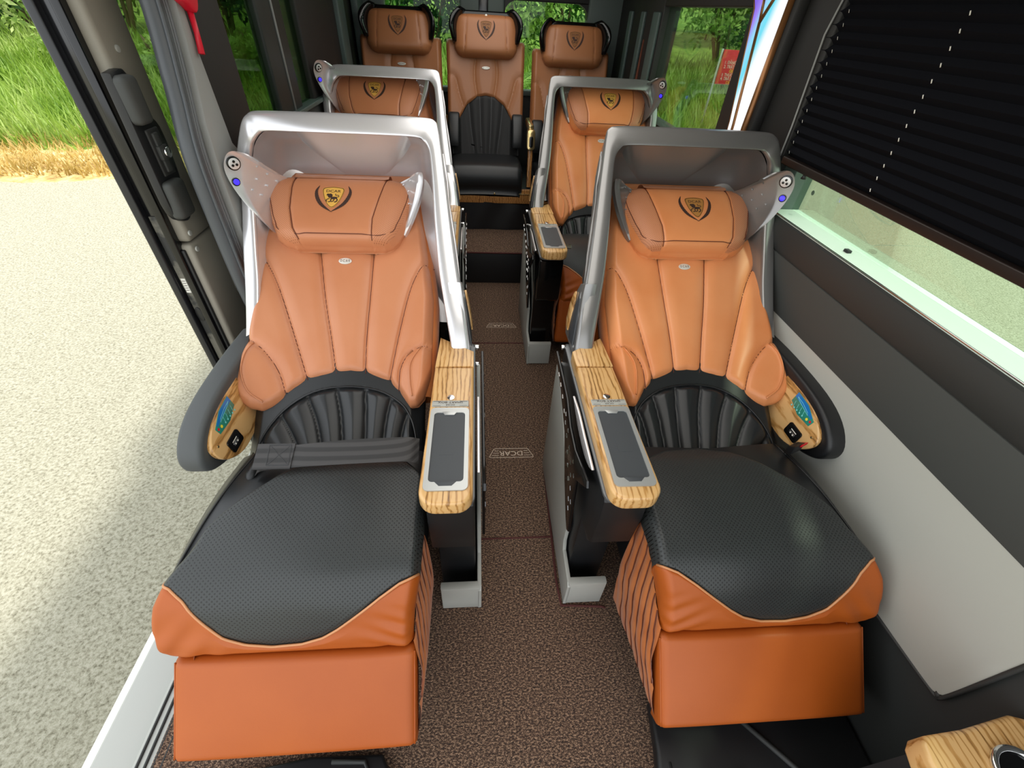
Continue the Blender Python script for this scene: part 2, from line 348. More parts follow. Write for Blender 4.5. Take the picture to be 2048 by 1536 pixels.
def make_seat(row, m, dx, dy, label, group, gold, silver, tan, fabric_side=None):
    rx = m*(.58+dx); root = empty('reclining_seat', (rx, dy-.5, 0), label=label, cat='seat', group=group)
    f = S(root, m, dx, dy)
    if row == 1: Oy, Oz, ang = -.515, .69, math.radians(30.8); cs = 0
    else: Oy, Oz, ang = -.365, .72, math.radians(45); cs = .30
    T = np.array([0, math.cos(ang), math.sin(ang)]); N = np.array([0, -math.sin(ang), math.cos(ang)]); O = np.array([0, Oy, Oz])
    def W3(x, t, h):
        x = np.asarray(x, float); return np.stack([x, Oy+T[1]*t+N[1]*h, Oz+T[2]*t+N[2]*h], -1)
    def w3(x, t, h): return (x, Oy+T[1]*t+N[1]*h, Oz+T[2]*t+N[2]*h)
    xc = lambda t: .575+.115*t
    # ---- backrest
    def hback(X, Tt):
        s = (X-(interp(EL, Tt)+interp(ER, Tt))/2)/((interp(ER, Tt)-interp(EL, Tt))/2)
        h = .004+.040*np.abs(s)**3*np.clip((.62-Tt)/.6, 0, 1)-.045*np.clip((np.abs(s)-.90)/.10, 0, 1)**2
        gs = 9*np.ones_like(X)
        for pl in SEAMS+EARS: gs = np.minimum(gs, dist_poly(X, Tt, smoothpl(pl, 5)))
        pf = np.clip(gs/.045, 0, 1); h = h+.009*(1-(1-pf)**2)-.007*np.exp(-(gs/.0045)**2)
        gp = 9*np.ones_like(X)
        for pl in EARP: gp = np.minimum(gp, dist_poly(X, Tt, smoothpl(pl, 5)))
        return h+.003*np.exp(-(gp/.004)**2)
    nu, nv = 150, 110; u = np.linspace(0, 1, nu); v = np.linspace(0, 1, nv)**1.0; Uu, Vv = np.meshgrid(u, v)
    x0 = .310+Uu*(.922-.310); b0 = interp(ARCH, x0); Tt = b0+(.80-b0)*Vv; X = interp(EL, np.maximum(Tt, -.12))*(1-Uu)+interp(ER, Tt)*Uu
    X = X*np.clip(Vv/.12, 0, 1)+x0*(1-np.clip(Vv/.12, 0, 1))
    H = hback(X, Tt)-.020*np.clip(1-Vv/.03, 0, 1)**2
    back = f.grid('backrest', W3(X, Tt, H), tan, rings=[(.004, .006), (.006, .020), (.002, .045)], nrm=N)
    seamg = []
    for pl in SEAMS+EARS:
        q = smoothpl(pl, 6); hx = hback(np.array([a for a, b in q]), np.array([b for a, b in q]))
        seamg.append(tube_geo([w3(a, b, h+.0016) for (a, b), h in zip(q, hx)], .0013, 5))
    V, F = join(seamg); f.mesh('seam', V, F, SEAM, back)
    for q in [smoothpl(p, 6) for p in EARP]:
        V, F = tube_geo([w3(a, b, h+.001) for (a, b), h in zip(q, hback(np.array([a for a, b in q]), np.array([b for a, b in q])))], .0022, 6); f.mesh('piping', V, F, tan, back)
    # suede sides of the backrest
    for side, E_ in ((0, EL), (1, ER)):
        ts = np.linspace(-.07, .80, 24); sg = -1 if side == 0 else 1
        rows = []
        for t in ts:
            xe = float(interp(E_, t)); rows.append([w3(xe+sg*a, t, h) for a, h in ((-.02, -.012), (.004, -.02), (.014, -.035), (.018, -.06), (.014, -.09), (-.03, -.10))])
        f.grid('backrest_side', np.array(rows), SUEDE)
    # badge
    bx, bt = (.618, .420); hb = float(hback(np.array([bx]), np.array([bt]))[0])
    bd = f.prism('badge', circ(0, 0, .0225, 24, .0125), lambda a, b, c: w3(bx+a, bt+b, hb+c), 0, .003, BADGE, .001)
    V, F = text_geo('D C A R', .0095); f.mesh('badge_lettering', [w3(bx+m*a, bt+b*1.5, hb+.0034) for a, b in V], F, DBR, bd, smooth=False)
    # ---- lumbar fan
    LP = [(.345, -.26), (.355, -.19), (.372, -.140), (.405, -.095), (.478, -.053), (.58, -.040), (.68, -.058), (.765, -.118), (.820, -.205), (.840, -.30)]
    FS = [[(.380, -.125), (.395, -.19), (.412, -.33)], [(.435, -.075), (.448, -.16), (.458, -.33)], [(.518, -.046), (.510, -.15), (.507, -.33)], [(.610, -.044), (.585, -.15), (.566, -.33)],
          [(.698, -.070), (.655, -.17), (.618, -.33)], [(.772, -.130), (.722, -.21), (.668, -.33)], [(.822, -.215), (.78, -.26), (.72, -.33)]]
    tend = -.345 if row == 1 else -.21; ksc = tend/-.30
    sq = lambda pl: [(a, b*ksc if b < 0 else b) for a, b in pl]
    if row == 2: LP = [(a, -.04+(b+.04)*.55) for a, b in LP]; FS = [[(a, -.04+(b+.04)*.55) for a, b in pl] for pl in FS]
    nu, nv = 130, 70; Uu, Vv = np.meshgrid(np.linspace(0, 1, nu), np.linspace(0, 1, nv))
    X = .335+Uu*(.865-.335); Tt = tend+(.04-tend)*Vv
    pin = smoothpl(LP, 4); pin_x = [a for a, b in pin]
    gs = 9*np.ones_like(X)
    for pl in FS: gs = np.minimum(gs, dist_poly(X, Tt, smoothpl(pl, 4)))
    inside = Tt < np.interp(X, pin_x, [b for a, b in pin]); inside &= (X > .35) & (X < .838)
    dp = dist_poly(X, Tt, pin)
    H = -.004-.010*(1-Vv)+.020*np.where(inside, np.sqrt(np.clip(gs/.035, 0, 1))*np.clip(dp/.02, 0, 1), .2)-.004*np.exp(-(gs/.004)**2)*inside-.035*np.clip(np.abs(X-.6)/.265-.86, 0, .14)/.14
    lum = f.grid('lumbar_cushion', W3(X, Tt, H), BLK, rings=[(.004, .02), (.0, .06)], nrm=N)
    V, F = tube_geo([w3(a, b, -.0+.006-.02*(1-(b-tend)/(.04-tend))) for a, b in pin], .0032, 6); f.mesh('piping', V, F, BPIPE, lum)
    # ---- seat base pan and cushion
    pr = [(a+cs, b) for a, b in PROF]; L = [0]
    for a, b in zip(pr[:-1], pr[1:]): L.append(L[-1]+math.hypot(b[0]-a[0], b[1]-a[1]))
    prs = smoothpl(pr, 5); Ls = [0]
    for a, b in zip(prs[:-1], prs[1:]): Ls.append(Ls[-1]+math.hypot(b[0]-a[0], b[1]-a[1]))
    Ltot = Ls[-1]
    def prof(sv, off=0):
        sv = np.asarray(sv); y = np.interp(sv, Ls, [a for a, b in prs]); z = np.interp(sv, Ls, [b for a, b in prs])
        dy_ = np.interp(sv+.004, Ls, [a for a, b in prs])-np.interp(sv-.004, Ls, [a for a, b in prs]); dz_ = np.interp(sv+.004, Ls, [b for a, b in prs])-np.interp(sv-.004, Ls, [b for a, b in prs])
        n_ = np.hypot(dy_, dz_)+1e-9; ny, nz = dz_/n_, -dy_/n_
        return y+ny*off, z+nz*off
    k = Ltot/.643
    AE = [(0, .315), (.10, .305), (.33, .298), (.45, .302), (.54, .316), (.60, .320), (.643, .318)]
    WE = [(0, .80), (.20, .815), (.30, .835), (.37, .848), (.44, .890), (.50, .915), (.56, .925), (.61, .915), (.643, .893)]
    REAR = [(.29, .22), (.315, .165), (.36, .115), (.42, .085), (.53, .070), (.62, .095), (.70, .155), (.77, .235), (.82, .30), (.86, .39), (.93, .47)]
    BND = [(.296, .447), (.315, .450), (.345, .462), (.39, .492), (.44, .530), (.49, .568), (.53, .594), (.58, .610), (.65, .614), (.71, .604), (.755, .582), (.80, .530), (.84, .478), (.868, .452), (.93, .435)]
    def fit(tab):
        def g_(U_):
            x = .300+U_*.59
            for _ in range(4): q = interp(tab, x); x = interp(AE, q)*(1-U_)+interp(WE, q)*U_
            return q
        return g_
    rear_, bnd_ = fit(REAR), fit(BND)
    def cush(s0, s1, nv, name, mat, rearroll, extra):
        nu = 90; Uu, Vv = np.meshgrid(np.linspace(0, 1, nu), np.linspace(0, 1, nv))
        a = s0(Uu); b = s1(Uu); Sv = a+(b-a)*Vv; X = interp(AE, Sv)*(1-Uu)+interp(WE, Sv)*Uu
        e = np.abs(2*Uu-1); off = .006*(1-e**2)*np.sin(np.clip(Sv/.6, 0, 1)*math.pi)-.026*np.clip((e-.93)/.07, 0, 1)**2
        off = off+extra(X, Sv, Uu, Vv)-rearroll*np.clip(1-(Sv-a)/.025, 0, 1)**2
        Y, Z = prof(Sv*k, off); G = np.stack([X, Y, Z], -1)
        return f.grid(name, G, mat, rings=[(.002, .012), (.0, .035), (-.01, .06)], nrm=(0, -.25, .968), uv=np.stack([X, Sv*k], -1))
    cu = cush(rear_, bnd_, 90, 'seat_cushion', BLKP, .018, lambda X, Sv, U_, V_: .0025*np.sin(X*19+Sv*9)*np.sin(Sv*14+1)-.004*np.clip(1-(1-V_)/.03, 0, 1))
    ue = np.linspace(.0, 1, 60); bs_ = bnd_(ue); ee = np.abs(2*ue-1); bx_ = interp(AE, bs_)*(1-ue)+interp(WE, bs_)*ue
    Y, Z = prof(bs_*k, .0005+.006*(1-ee**2)*np.sin(np.clip(bs_/.6, 0, 1)*math.pi)-.026*np.clip((ee-.93)/.07, 0, 1)**2); V, F = tube_geo(list(zip(bx_, Y, Z)), .0032, 6); f.mesh('piping', V, F, TPIPE, cu)
    def wr(X, Sv, U_, V_):
        w = .004*np.exp(-((U_-.06)/.10)**2)*np.sin(Sv*150+X*60)*np.clip((Sv-.5)/.08, 0, 1)+.004*np.exp(-((U_-.90)/.12)**2)*np.sin(Sv*70-X*80)*np.clip((Sv-.5)/.08, 0, 1)
        return w*.8-.016*np.clip(1-(.643-Sv)/.02, 0, 1)**2-.004*np.clip(1-V_/.04, 0, 1)+.006*np.exp(-((Sv-.6)/.025)**2)*np.clip(V_/.3, 0, 1)
    cush(bnd_, lambda U_: .643+0*U_, 46, 'cushion_front', BURNT, 0, wr)
    # side bolsters of plain black leather between cushion and back
    rows = []
    for j in range(16):
        t = j/15; y = -.74-.36*t+cs; z = .560+.02*math.sin(t*3.1)-.010*t
        rows.append([(xx, y, z+hh) for xx, hh in ((.315, -.05), (.305, -.01), (.33, .012), (.40, .012), (.60, .0), (.76, .016), (.815+.06*t, .018), (.86+.035*t, -.005), (.865+.035*t, -.06))])
    f.grid('cushion_base', np.array(rows), BLK)
    f.tube('bolster_piping', smoothpl([rows[k_][6] for k_ in (0, 4, 8, 12, 15)], 4), .003, BPIPE)
    f.box('seat_frame', .33, .86, -1.08+cs, -.60+cs, .20, .545, MATB, .02)
    f.box('seat_pedestal', .40, .80, -1.0+cs, -.45+cs, .0, .21, MATB, .01)
    # ---- leg rest
    if row == 1: la, lb = (-1.238, .408), (-1.402, .226)
    else: la, lb = (-.915, .41), (-.935, .12)
    d = np.array([lb[0]-la[0], lb[1]-la[1]]); Ln = np.linalg.norm(d); d /= Ln; nn = np.array([d[1], -d[0]])
    if nn[0] > 0: nn = -nn
    nu, nv = 50, 40; Uu, Vv = np.meshgrid(np.linspace(0, 1, nu), np.linspace(0, 1, nv)); e = np.abs(2*Uu-1)
    X = .314+Uu*(.882-.314); sv = Vv*Ln; h = .012*(1-e**4)*np.sin(np.clip(Vv*.9+.08, 0, 1)*math.pi)**.6-.010*np.clip((e-.96)/.04, 0, 1)**2
    h = h-.016*np.clip(1-Vv/.05, 0, 1)**2-.014*np.clip(1-(1-Vv)/.07, 0, 1)**2
    G = np.stack([X, la[0]+d[0]*sv+nn[0]*h, la[1]+d[1]*sv+nn[1]*h], -1)
    f.grid('leg_rest', G, BURNT, rings=[(.002, .006), (.002, .045), (-.01, .06)], nrm=(0, nn[0], nn[1]))
    V = []; F = []
    for xs in (.3155, .8805):
        V, F = tube_geo([(xs, la[0]+d[0]*q*Ln-nn[0]*.008, la[1]+d[1]*q*Ln-nn[1]*.008) for q in (0.03, .3, .6, .9, .965)], .0022, 6); f.mesh('leg_rest_piping', V, F, BURNT)
    # ---- side bellows
    if row == 1: quad = ((-.97, .545), (-1.222, .420), (-1.368, .198), (-1.00, .075))
    else: quad = ((-.66, .55), (-.90, .46), (-.90, .10), (-.72, .06))
    for xs, sg in ((.318, -1), (.832, 1)):
        nu, nv = 70, 30; G = np.zeros((nv, nu, 3)); A, B_, C_, D_ = [np.array(q) for q in quad]
        for j in range(nv):
            b = j/(nv-1)
            for i in range(nu):
                a = i/(nu-1); p = (A*(1-a)+B_*a)*(1-b)+(D_*(1-a)+C_*a)*b
                am = .009*(.35+.65*math.sin(b*math.pi)); bulge = .014*math.sin(b*math.pi)
                ph = (a*1.0-b*.22)*7*math.pi; rid = abs(math.sin(ph))**.6
                G[j, i] = (xs+sg*(bulge+am*rid+.0015*math.sin(b*13+a*9)), p[0], p[1])
        be = f.grid('side_bellows', G, SUEDE)
        V = []; F = []
        for kk in range(7):
            pts = []
            for j in range(12):
                b = j/11; a = (kk+.0)/7+b*.22
                if a > 1 or a < 0: continue
                i_ = a*(nu-1); j_ = int(b*(nv-1)); q = G[j_, min(int(i_), nu-1)]; pts.append((q[0]+sg*.002, q[1], q[2]))
            if len(pts) > 3: V, F = join([(V, F), tube_geo(pts, .0016, 5)])
        if V: f.mesh('fold_seam', V, F, SEAM, be)
    # ---- headrest
    HL = [(0, .478), (.04, .452), (.12, .434), (.35, .410), (.65, .388), (.82, .386), (.93, .402), (1, .440)]
    HR = [(0, .775), (.04, .808), (.12, .838), (.35, .868), (.65, .893), (.82, .898), (.93, .884), (1, .845)]
    t0, t1 = .452, .735
    SA = [(0, .514), (.3, .515), (.6, .500), (1, .474)]; SB = [(0, .752), (.15, .775), (.45, .795), (.75, .800), (1, .792)]
    def hhead(X, b):
        l = interp(HL, b); r_ = interp(HR, b); e = np.abs((X-(l+r_)/2)/((r_-l)/2))
        h = .036+.054*(1-np.clip(e, 0, 1)**7)**.55*(1-np.clip(np.abs(2*b-1), 0, 1)**9)**.55+.012*(1-b)
        ds = np.minimum(np.abs(X-interp(SA, b)), np.abs(X-interp(SB, b)))
        return h-.005*np.exp(-(ds/.0035)**2)
    def hgrid(xl, xr, n, name, mat, par):
        nv = 50; Uu, Vv = np.meshgrid(np.linspace(0, 1, n), (1-np.cos(np.linspace(0, 1, nv)*math.pi))/2)
        X = xl(Vv)*(1-Uu)+xr(Vv)*Uu; Tt = t0+(t1-t0)*Vv; return X, Tt, hhead(X, Vv), Vv
    core = f.grid('headrest', W3(*(lambda q: (q[0], q[1], q[2]))(hgrid(lambda b: interp(HL, b), lambda b: interp(HR, b), 90, '', None, None))), tan,
                  rings=[(.004, .005), (.005, .020), (.0, .035)], nrm=N)
    hp = lambda a, b, off: w3(a, t0+(t1-t0)*b, float(hhead(np.array([a]), np.array([b]))[0])+off)
    for nm, xl, xr in (('headrest_side_panel', lambda b: interp(HL, b)+.006, lambda b: interp(SA, b)-.004), ('headrest_side_panel', lambda b: interp(SB, b)+.004, lambda b: interp(HR, b)-.006)):
        X, Tt, Hh, Vv = hgrid(xl, xr, 24, '', None, None); sel = slice(2, -2)
        f.grid(nm, W3(X, Tt, Hh+.0012)[sel], TANP, core, uv=np.stack([X, Tt], -1)[sel], label='perforated side panel of headrest')
    V = []; F = []
    for SX in (SA, SB):
        V, F = join([(V, F), tube_geo([hp(float(interp(SX, b)), b, .0030) for b in np.linspace(.03, .97, 40)], .0013, 5)])
    pl = smoothpl([hp(float(interp(HL, b))+.016, b, .002) for b in np.linspace(.9, .16, 8)]+[hp(x, .075, .0025) for x in np.linspace(.485, .765, 10)]+[hp(float(interp(HR, b))-.016, b, .002) for b in np.linspace(.16, .9, 8)], 3)
    V, F = join([(V, F), tube_geo(pl, .0014, 5)]); f.mesh('headrest_seam', V, F, SEAM, core)
    rows = [[w3(xx, t_, h_+ (.004 if abs(xx-.63) > .155 else 0)) for xx in np.linspace(.470, .795, 22)] for t_, h_ in ((.712, .086), (.728, .080), (.744, .066), (.756, .048), (.758, .025), (.748, .0))]
    f.grid('headrest_flap', np.array(rows), TAN if row == 1 else tan, core)
    ex, et = (.655, .622)
    def efn(a, b, off):
        x = ex+a; bb = (et+b-t0)/(t1-t0); return hp(x, bb, off)
    emblem(f, core, efn, gold, .98)
    # ---- headrest wings
    Om = [(.862, .662, .200), (.895, .657, .243), (.925, .642, .253), (.944, .612, .228), (.940, .585, .185), (.917, .555, .125), (.887, .535, .068)]
    Rm = [(.80, .728, .04), (.82, .712, .03), (.83, .695, .025), (.84, .665, .022), (.85, .63, .02), (.855, .58, .018), (.86, .525, .015)]
    wid = [.014, .034, .050, .050, .036, .022, .010]
    for side in (1, -1):
        def fx(x): return x if side == 1 else 1.318-x
        wd = wid if side == 1 else [.016, .022, .024, .024, .022, .018, .012]
        st = []
        if side == -1: Om = [(.94, .705, .11), (.965, .705, .135), (.975, .69, .14), (.972, .66, .118), (.955, .615, .085), (.93, .565, .055), (.905, .52, .03)]
        Os = smoothpl(Om, 5); Rs = smoothpl(Rm, 5); ws = [q[0] for q in smoothpl([(w_, 0) for w_ in wd], 5)]
        for (ox, ot, oh), (rx_, rt_, rh), w_ in zip(Os, Rs, ws):
            o_ = np.array([ox, ot, oh]); r_ = np.array([rx_, rt_, rh]); dv = r_-o_; dv[2] *= .55; dv /= np.linalg.norm(dv); i_ = o_+dv*w_; i_[2] += .001
            mid = i_*.55+r_*.45; mid[2] -= .012
            sec = [o_, o_*.5+i_*.5+np.array([0, 0, .003]), i_, i_+np.array([-.003, 0, -.008]), mid, r_, r_+np.array([0, .004, -.012]), mid+np.array([.006, .006, -.016]), o_+np.array([.002, .004, -.022])]
            st.append([w3(fx(q[0]), q[1], q[2]) for q in sec])
        V = [p for s_ in st for p in s_]; ns = len(st[0]); F = []
        for a in range(len(st)-1):
            for b in range(ns): F.append((a*ns+b, a*ns+(b+1) % ns, (a+1)*ns+(b+1) % ns, (a+1)*ns+b))
        F += [tuple(range(ns))[::-1], tuple((len(st)-1)*ns+b for b in range(ns))]
        if side == -1: F = [tuple(reversed(q)) for q in F]
        wg = f.mesh('headrest_wing', V, F, silver, auto=40)
        # small raised diamonds on the inner face
        V = []; F = []
        for a in range(3):
            for b in range(3):
                ia = 9+a*5; q0 = Vector(st[ia][3]); q1 = Vector(st[ia][5]); c = q0.lerp(q1, .2+.22*b+.08*(a % 2)); nrm = Vector(w3(0, 0, 1))-Vector(w3(0, 0, 0))
                p_ = [c+Vector((fx(1)-fx(0), 0, 0))*.006*math.cos(t_)+Vector(w3(0, 1, 0))*0+(Vector(w3(0, 1, 0))-Vector(w3(0, 0, 0)))*.006*math.sin(t_)+nrm*.001 for t_ in (.3, 2.4, 4.5)]
                o_ = len(V); V += [tuple(q) for q in p_]+[tuple(c+nrm*.005)]; F += [(o_, o_+1, o_+3), (o_+1, o_+2, o_+3), (o_+2, o_, o_+3)]
        f.mesh('raised_diamonds', V, F, silver, wg, smooth=False)['kind'] = 'stuff'
        if side == 1:
            for nm, idx, r_, mt, lab in (('reading_light', 13, .021, CHROME, 'round chrome reading light'), ('light_switch', 19, .0125, BLUEL, 'glowing blue round switch')):
                q = st[idx]; c = (Vector(q[0])+Vector(q[2]))/2; ax = Vector(q[2])-Vector(q[0]); ax.normalize(); al = Vector(st[idx+1][1])-Vector(st[idx-1][1]); al.normalize(); nr = ax.cross(al).normalized()
                if nr.dot(Vector((0, -.75, .65))) < 0: nr = -nr
                al = nr.cross(ax)
                def cf(a, b, c_, c=c, ax=ax, al=al, nr=nr): return tuple(c+ax*a+al*b+nr*c_)
                o_ = f.prism(nm, circ(0, 0, r_, 24), cf, -.004, .006, GLOSSB, .0015, wg, label=lab)
                if nm == 'reading_light':
                    f.prism('lamp_lens', circ(0, 0, r_*.80, 20), cf, .005, .0095, LENS, .0012, wg)
                    for aa in range(3): f.prism('lamp_bead', circ(r_*.34*math.cos(aa*2.1), r_*.34*math.sin(aa*2.1), .0042, 10), cf, .009, .0115, GLOSSB, .0008, wg)
                else: f.prism('switch_ring', circ(0, 0, r_*.72, 20), cf, .005, .0085, BLUEL, .001, wg)
    # ---- shell
    AO = [(.180, -.446, .722), (.192, -.40, .80), (.204, -.340, .875), (.220, -.280, .956), (.240, -.191, 1.077), (.254, -.122, 1.17), (.268, -.056, 1.26), (.277, -.022, 1.305), (.290, -.005, 1.327), (.33, 0, 1.334), (.45, 0, 1.336), (.58, 0, 1.337), (.72, 0, 1.336), (.845, 0, 1.334), (.876, -.004, 1.326), (.895, -.014, 1.305), (.922, -.018, 1.25), (.948, -.028, 1.18), (.946, -.075, 1.085), (.940, -.19, .956), (.925, -.285, .875), (.915, -.37, .80), (.912, -.41, .765)]
    AI = [(.245, -.437, .745), (.256, -.395, .80), (.270, -.34, .875), (.284, -.28, .956), (.296, -.191, 1.077), (.301, -.122, 1.17), (.307, -.074, 1.235), (.314, -.055, 1.260), (.328, -.043, 1.277), (.352, -.036, 1.286), (.46, -.035, 1.288), (.58, -.035, 1.288), (.71, -.035, 1.288), (.815, -.030, 1.286), (.843, -.028, 1.277), (.862, -.033, 1.260), (.880, -.030, 1.235), (.902, -.040, 1.17), (.904, -.080, 1.085), (.894, -.195, .956), (.880, -.285, .875), (.874, -.37, .80), (.874, -.385, .785)]
    yr = lambda z: -.74*(1.335-z)
    YRW = [(.765, -.41), (.80, -.37), (.875, -.285), (.956, -.195), (1.085, -.08), (1.18, -.036), (1.26, -.018), (1.305, -.014), (1.335, 0)]
    YB = [(.70, -.24), (.85, -.22), (.95, -.12), (1.05, .04), (1.15, .16), (1.28, .18), (1.32, .10), (1.337, .05)]
    st = []
    for (ox, yo, oz), (ix, yi, iz) in zip(AO, AI):
        yb = float(interp(YB, oz)); inx = .055 if ox < .4 else (-.05 if ox > .8 else 0)
        q0 = np.array((ox, yo, oz)); q1 = np.array((ix, yi, iz)); L_ = lambda k_, d_=0: tuple(q0*(1-k_)+q1*k_+np.array((0, d_, 0)))
        st.append([(ox+inx, yb, oz-.01), (ox+inx*.35, (yo*2+yb)/3, oz), (ox+inx*.02, yo+.022, oz), (ox+inx*.01, yo+.010, oz), L_(.05, .0025), L_(.16, -.001), L_(.5, -.004), L_(.84, -.001), L_(.95, .0025), L_(1, .010), L_(1, .022)])
    SP = np.array(st)  # (stations, section, 3)
    # smooth along stations
    dense = []
    for sct in range(SP.shape[1]): dense.append(smoothpl([tuple(p) for p in SP[:, sct]], 4))
    G = np.array(dense)
    V1, F1, _ = grid_geo(G)
    # recess
    zz = np.array([1.288, 1.285, 1.279, 1.270, 1.255, 1.235, 1.21, 1.18, 1.15, 1.11, 1.07, 1.02, .96, .90, .84, .79]); nu = 60; R = np.zeros((len(zz), nu, 3))
    deep = .03 if row == 2 else 0
    DM = [(.79, .50+deep), (1.0, .40+deep), (1.12, .325+deep), (1.19, .27+deep), (1.235, .215+deep), (1.255, .17+deep), (1.27, .12), (1.279, .07), (1.285, .02), (1.288, .012)]
    IL = [(.745, .245), (.80, .256), (.875, .27), (.956, .284), (1.077, .296), (1.17, .301), (1.235, .307), (1.26, .314), (1.277, .328), (1.286, .352), (1.288, .36)]
    IR = [(.785, .874), (.80, .874), (.875, .88), (.956, .894), (1.085, .904), (1.17, .902), (1.235, .880), (1.26, .862), (1.277, .843), (1.286, .815), (1.288, .805)]
    for j, z in enumerate(zz):
        l = float(interp(IL, z)); r_ = float(interp(IR, z)); D = float(interp(DM, z))
        for i in range(nu):
            uu = (1-math.cos(math.pi*i/(nu-1)))/2; e = abs(2*uu-1); yw = yr(z)+(float(interp(YRW, z))-yr(z))*uu; R[j, i] = (l+(r_-l)*uu, yw+.018+(yr(z)+D-yw)*(1-e**9)**.45, z-.012*(1-e**8) if z < 1.27 else z)
    V2, F2, _ = grid_geo(R)
    # back closure
    bl = [tuple(p) for p in G[0]]; V3 = bl+[(.58, .245, 1.0)]; n_ = len(bl); F3 = [(i+1, i, n_) for i in range(n_-1)]+[(0, n_-1, n_)]
    V, F = join([(V1, F1), (V2, [tuple(reversed(q)) for q in F2]), (V3, F3)])
    sh = f.mesh('seat_shell', V, F, silver, auto=60)
    # shell foot that wraps onto the console, and its wood oval
    foot = [(-.446, .722), (-.40, .700), (-.27, .690), (-.235, .74), (-.235, .82), (-.27, .90), (-.32, .925), (-.335, .885)]
    f.prism('shell_foot', foot, lambda a, b, c: (.178+c+max(0, (b-.73))*.16, a, b), 0, .045, silver, .006, sh)
    f.prism('shell_inlay', [(-.41, .732), (-.345, .722), (-.30, .78), (-.305, .88), (-.335, .865)], lambda a, b, c: (.176+c+max(0, (b-.73))*.16, a, b), -.002, .003, PAD, .001, sh)
    f.prism('wood_inlay', smoothpl([(-.315, .735), (-.275, .745), (-.25, .81), (-.262, .865), (-.282, .85), (-.305, .79), (-.315, .735)], 4)[:-1], lambda a, b, c: (.174+c+max(0, (b-.73))*.16, a, b), -.003, .003, WOOD, .001, sh)
    V = []; F = []
    for kq in range(7):
        q = (kq+.5)/7; pts = []
        for jj in range(9):
            w_ = jj/8; ii = int((3+w_*20)); a_ = Vector(G[2][ii]); b_ = Vector(G[1][ii]); c_ = Vector(G[0][ii])
            p_ = a_.lerp(b_, min(1, q*2)) if q < .5 else b_.lerp(c_, (q-.5)*1.2); pts.append(tuple(p_+Vector((-.003+.002*math.sin(w_*20+kq), 0, 0))))
        V, F = join([(V, F), tube_geo(pts, [.0005+.0055*abs(math.sin(math.pi*(jj/8*2.5+kq*.3))) for jj in range(9)], 6)])
    f.mesh('shell_ribs', V, F, silver, sh)
    # ---- console
    con = f.prism('console_body', [(-.34, .02), (-.34, .690), (-.99, .690), (-1.008, .672), (-1.012, .60), (-1.00, .46), (-.975, .43), (-.90, .42), (-.90, .15), (-.90, .02)], lambda a, b, c: (c, a, b), .166, .286, GLOSSB if row == 2 else MATB, .006)
    f.prism('console_trim', rrect(.163, .290, -1.022, -.34, .03), lambda a, b, c: (a, b, c), .684, .694, P_trim, .003)
    arm = [(.168, -.45), (.168, -.99), (.180, -1.03), (.205, -1.045), (.262, -1.045), (.287, -1.03), (.296, -.99), (.290, -.533), (.285, -.36), (.24, -.36)]
    arms = [q for q in arm]
    f.prism('armrest_top', [(.168, -.537), (.168, -.985)]+[(.208-.040*math.cos(a_), -1.005-.040*math.sin(a_)) for a_ in np.linspace(0, math.pi/2, 8)]+[(.256+.042*math.sin(a_), -1.003-.042*math.cos(a_)) for a_ in np.linspace(0, math.pi/2, 8)]+[(.291, -.537)], lambda a, b, c: (a, b, c), .694, .742, WOOD, .010, seg=4)
    f.prism('armrest_lid', [(.168, -.455), (.168, -.534), (.291, -.534), (.283, -.375)], lambda a, b, c: (a, b, c), .694, .742, WOOD, .003)
    # tray
    def skx(a, b): return a+.0*(b)
    outer = rrect(.180, .288, -1.010, -.728, .014); inner = rrect(.191, .277, -.985, -.748, .010)
    n_ = len(outer); V = []; F = []
    for lst, z in ((outer, .7415), (outer, .7455), (inner, .7455), (inner, .734)): V += [(a, b, z) for a, b in lst]
    for r_ in range(3):
        for i in range(n_): j = (i+1) % n_; F.append((r_*n_+i, (r_+1)*n_+i, (r_+1)*n_+j, r_*n_+j))
    tr = f.mesh('phone_tray', V, F, TRAYM, auto=30)
    f.prism('charging_pad', inner, lambda a, b, c: (a, b, c), .7415, .7428, PAD, 0, tr)
    f.prism('tray_tab', [(.213, -.744), (.256, -.744), (.248, -.757), (.221, -.757)], lambda a, b, c: (a, b, c), .7428, .7458, TRAYM, .0008, tr)
    f.prism('tray_tab', [(.219, -.997), (.250, -.997), (.262, -.984), (.207, -.984)], lambda a, b, c: (a, b, c), .7440, .7462, PAD, .0005, tr)
    f.prism('pad_outline', [(.218, -.84), (.255, -.84), (.255, -.90), (.218, -.90)], lambda a, b, c: (a, b, c), .7426, .7431, PAD, 0, tr)
    pl_ = f.prism('smart_box_plate', rrect(.182, .287, -.722, -.697, .004), lambda a, b, c: (a, b, c), .7415, .7440, GREYB, .0006)
    pl2 = f.prism('plate_knob', circ(.234, -.684, .011, 16), lambda a, b, c: (a, b, c), .7415, .7450, CHROME, .001, pl_)
    for s_, yy, sz in (('DCAR', -.7155, .0085), ('SMART BOX', -.7045, .0115)):
        V, F = text_geo(s_, sz); f.mesh('plate_lettering', [(.2345-m*a*1.15, yy-b, .7444) for a, b in V], F, DBR, pl_, smooth=False)
    for yy in (-.7185, -.7005):
        for xx in (.186, .262): f.prism('plate_line', [(xx, yy-.0005), (xx+.022, yy-.0005), (xx+.022, yy+.0005), (xx, yy+.0005)], lambda a, b, c: (a, b, c), .7440, .7443, DBR, 0, pl_)
    # grey base
    f.prism('console_base', [(-.985, .004), (-.985, .135), (-.972, .150), (-.860, .155), (-.845, .19), (-.845, .30), (-.70, .42), (-.50, .56), (-.345, .60), (-.345, .004)], lambda a, b, c: (c, a, b), .146, .160, GREYB, .003)
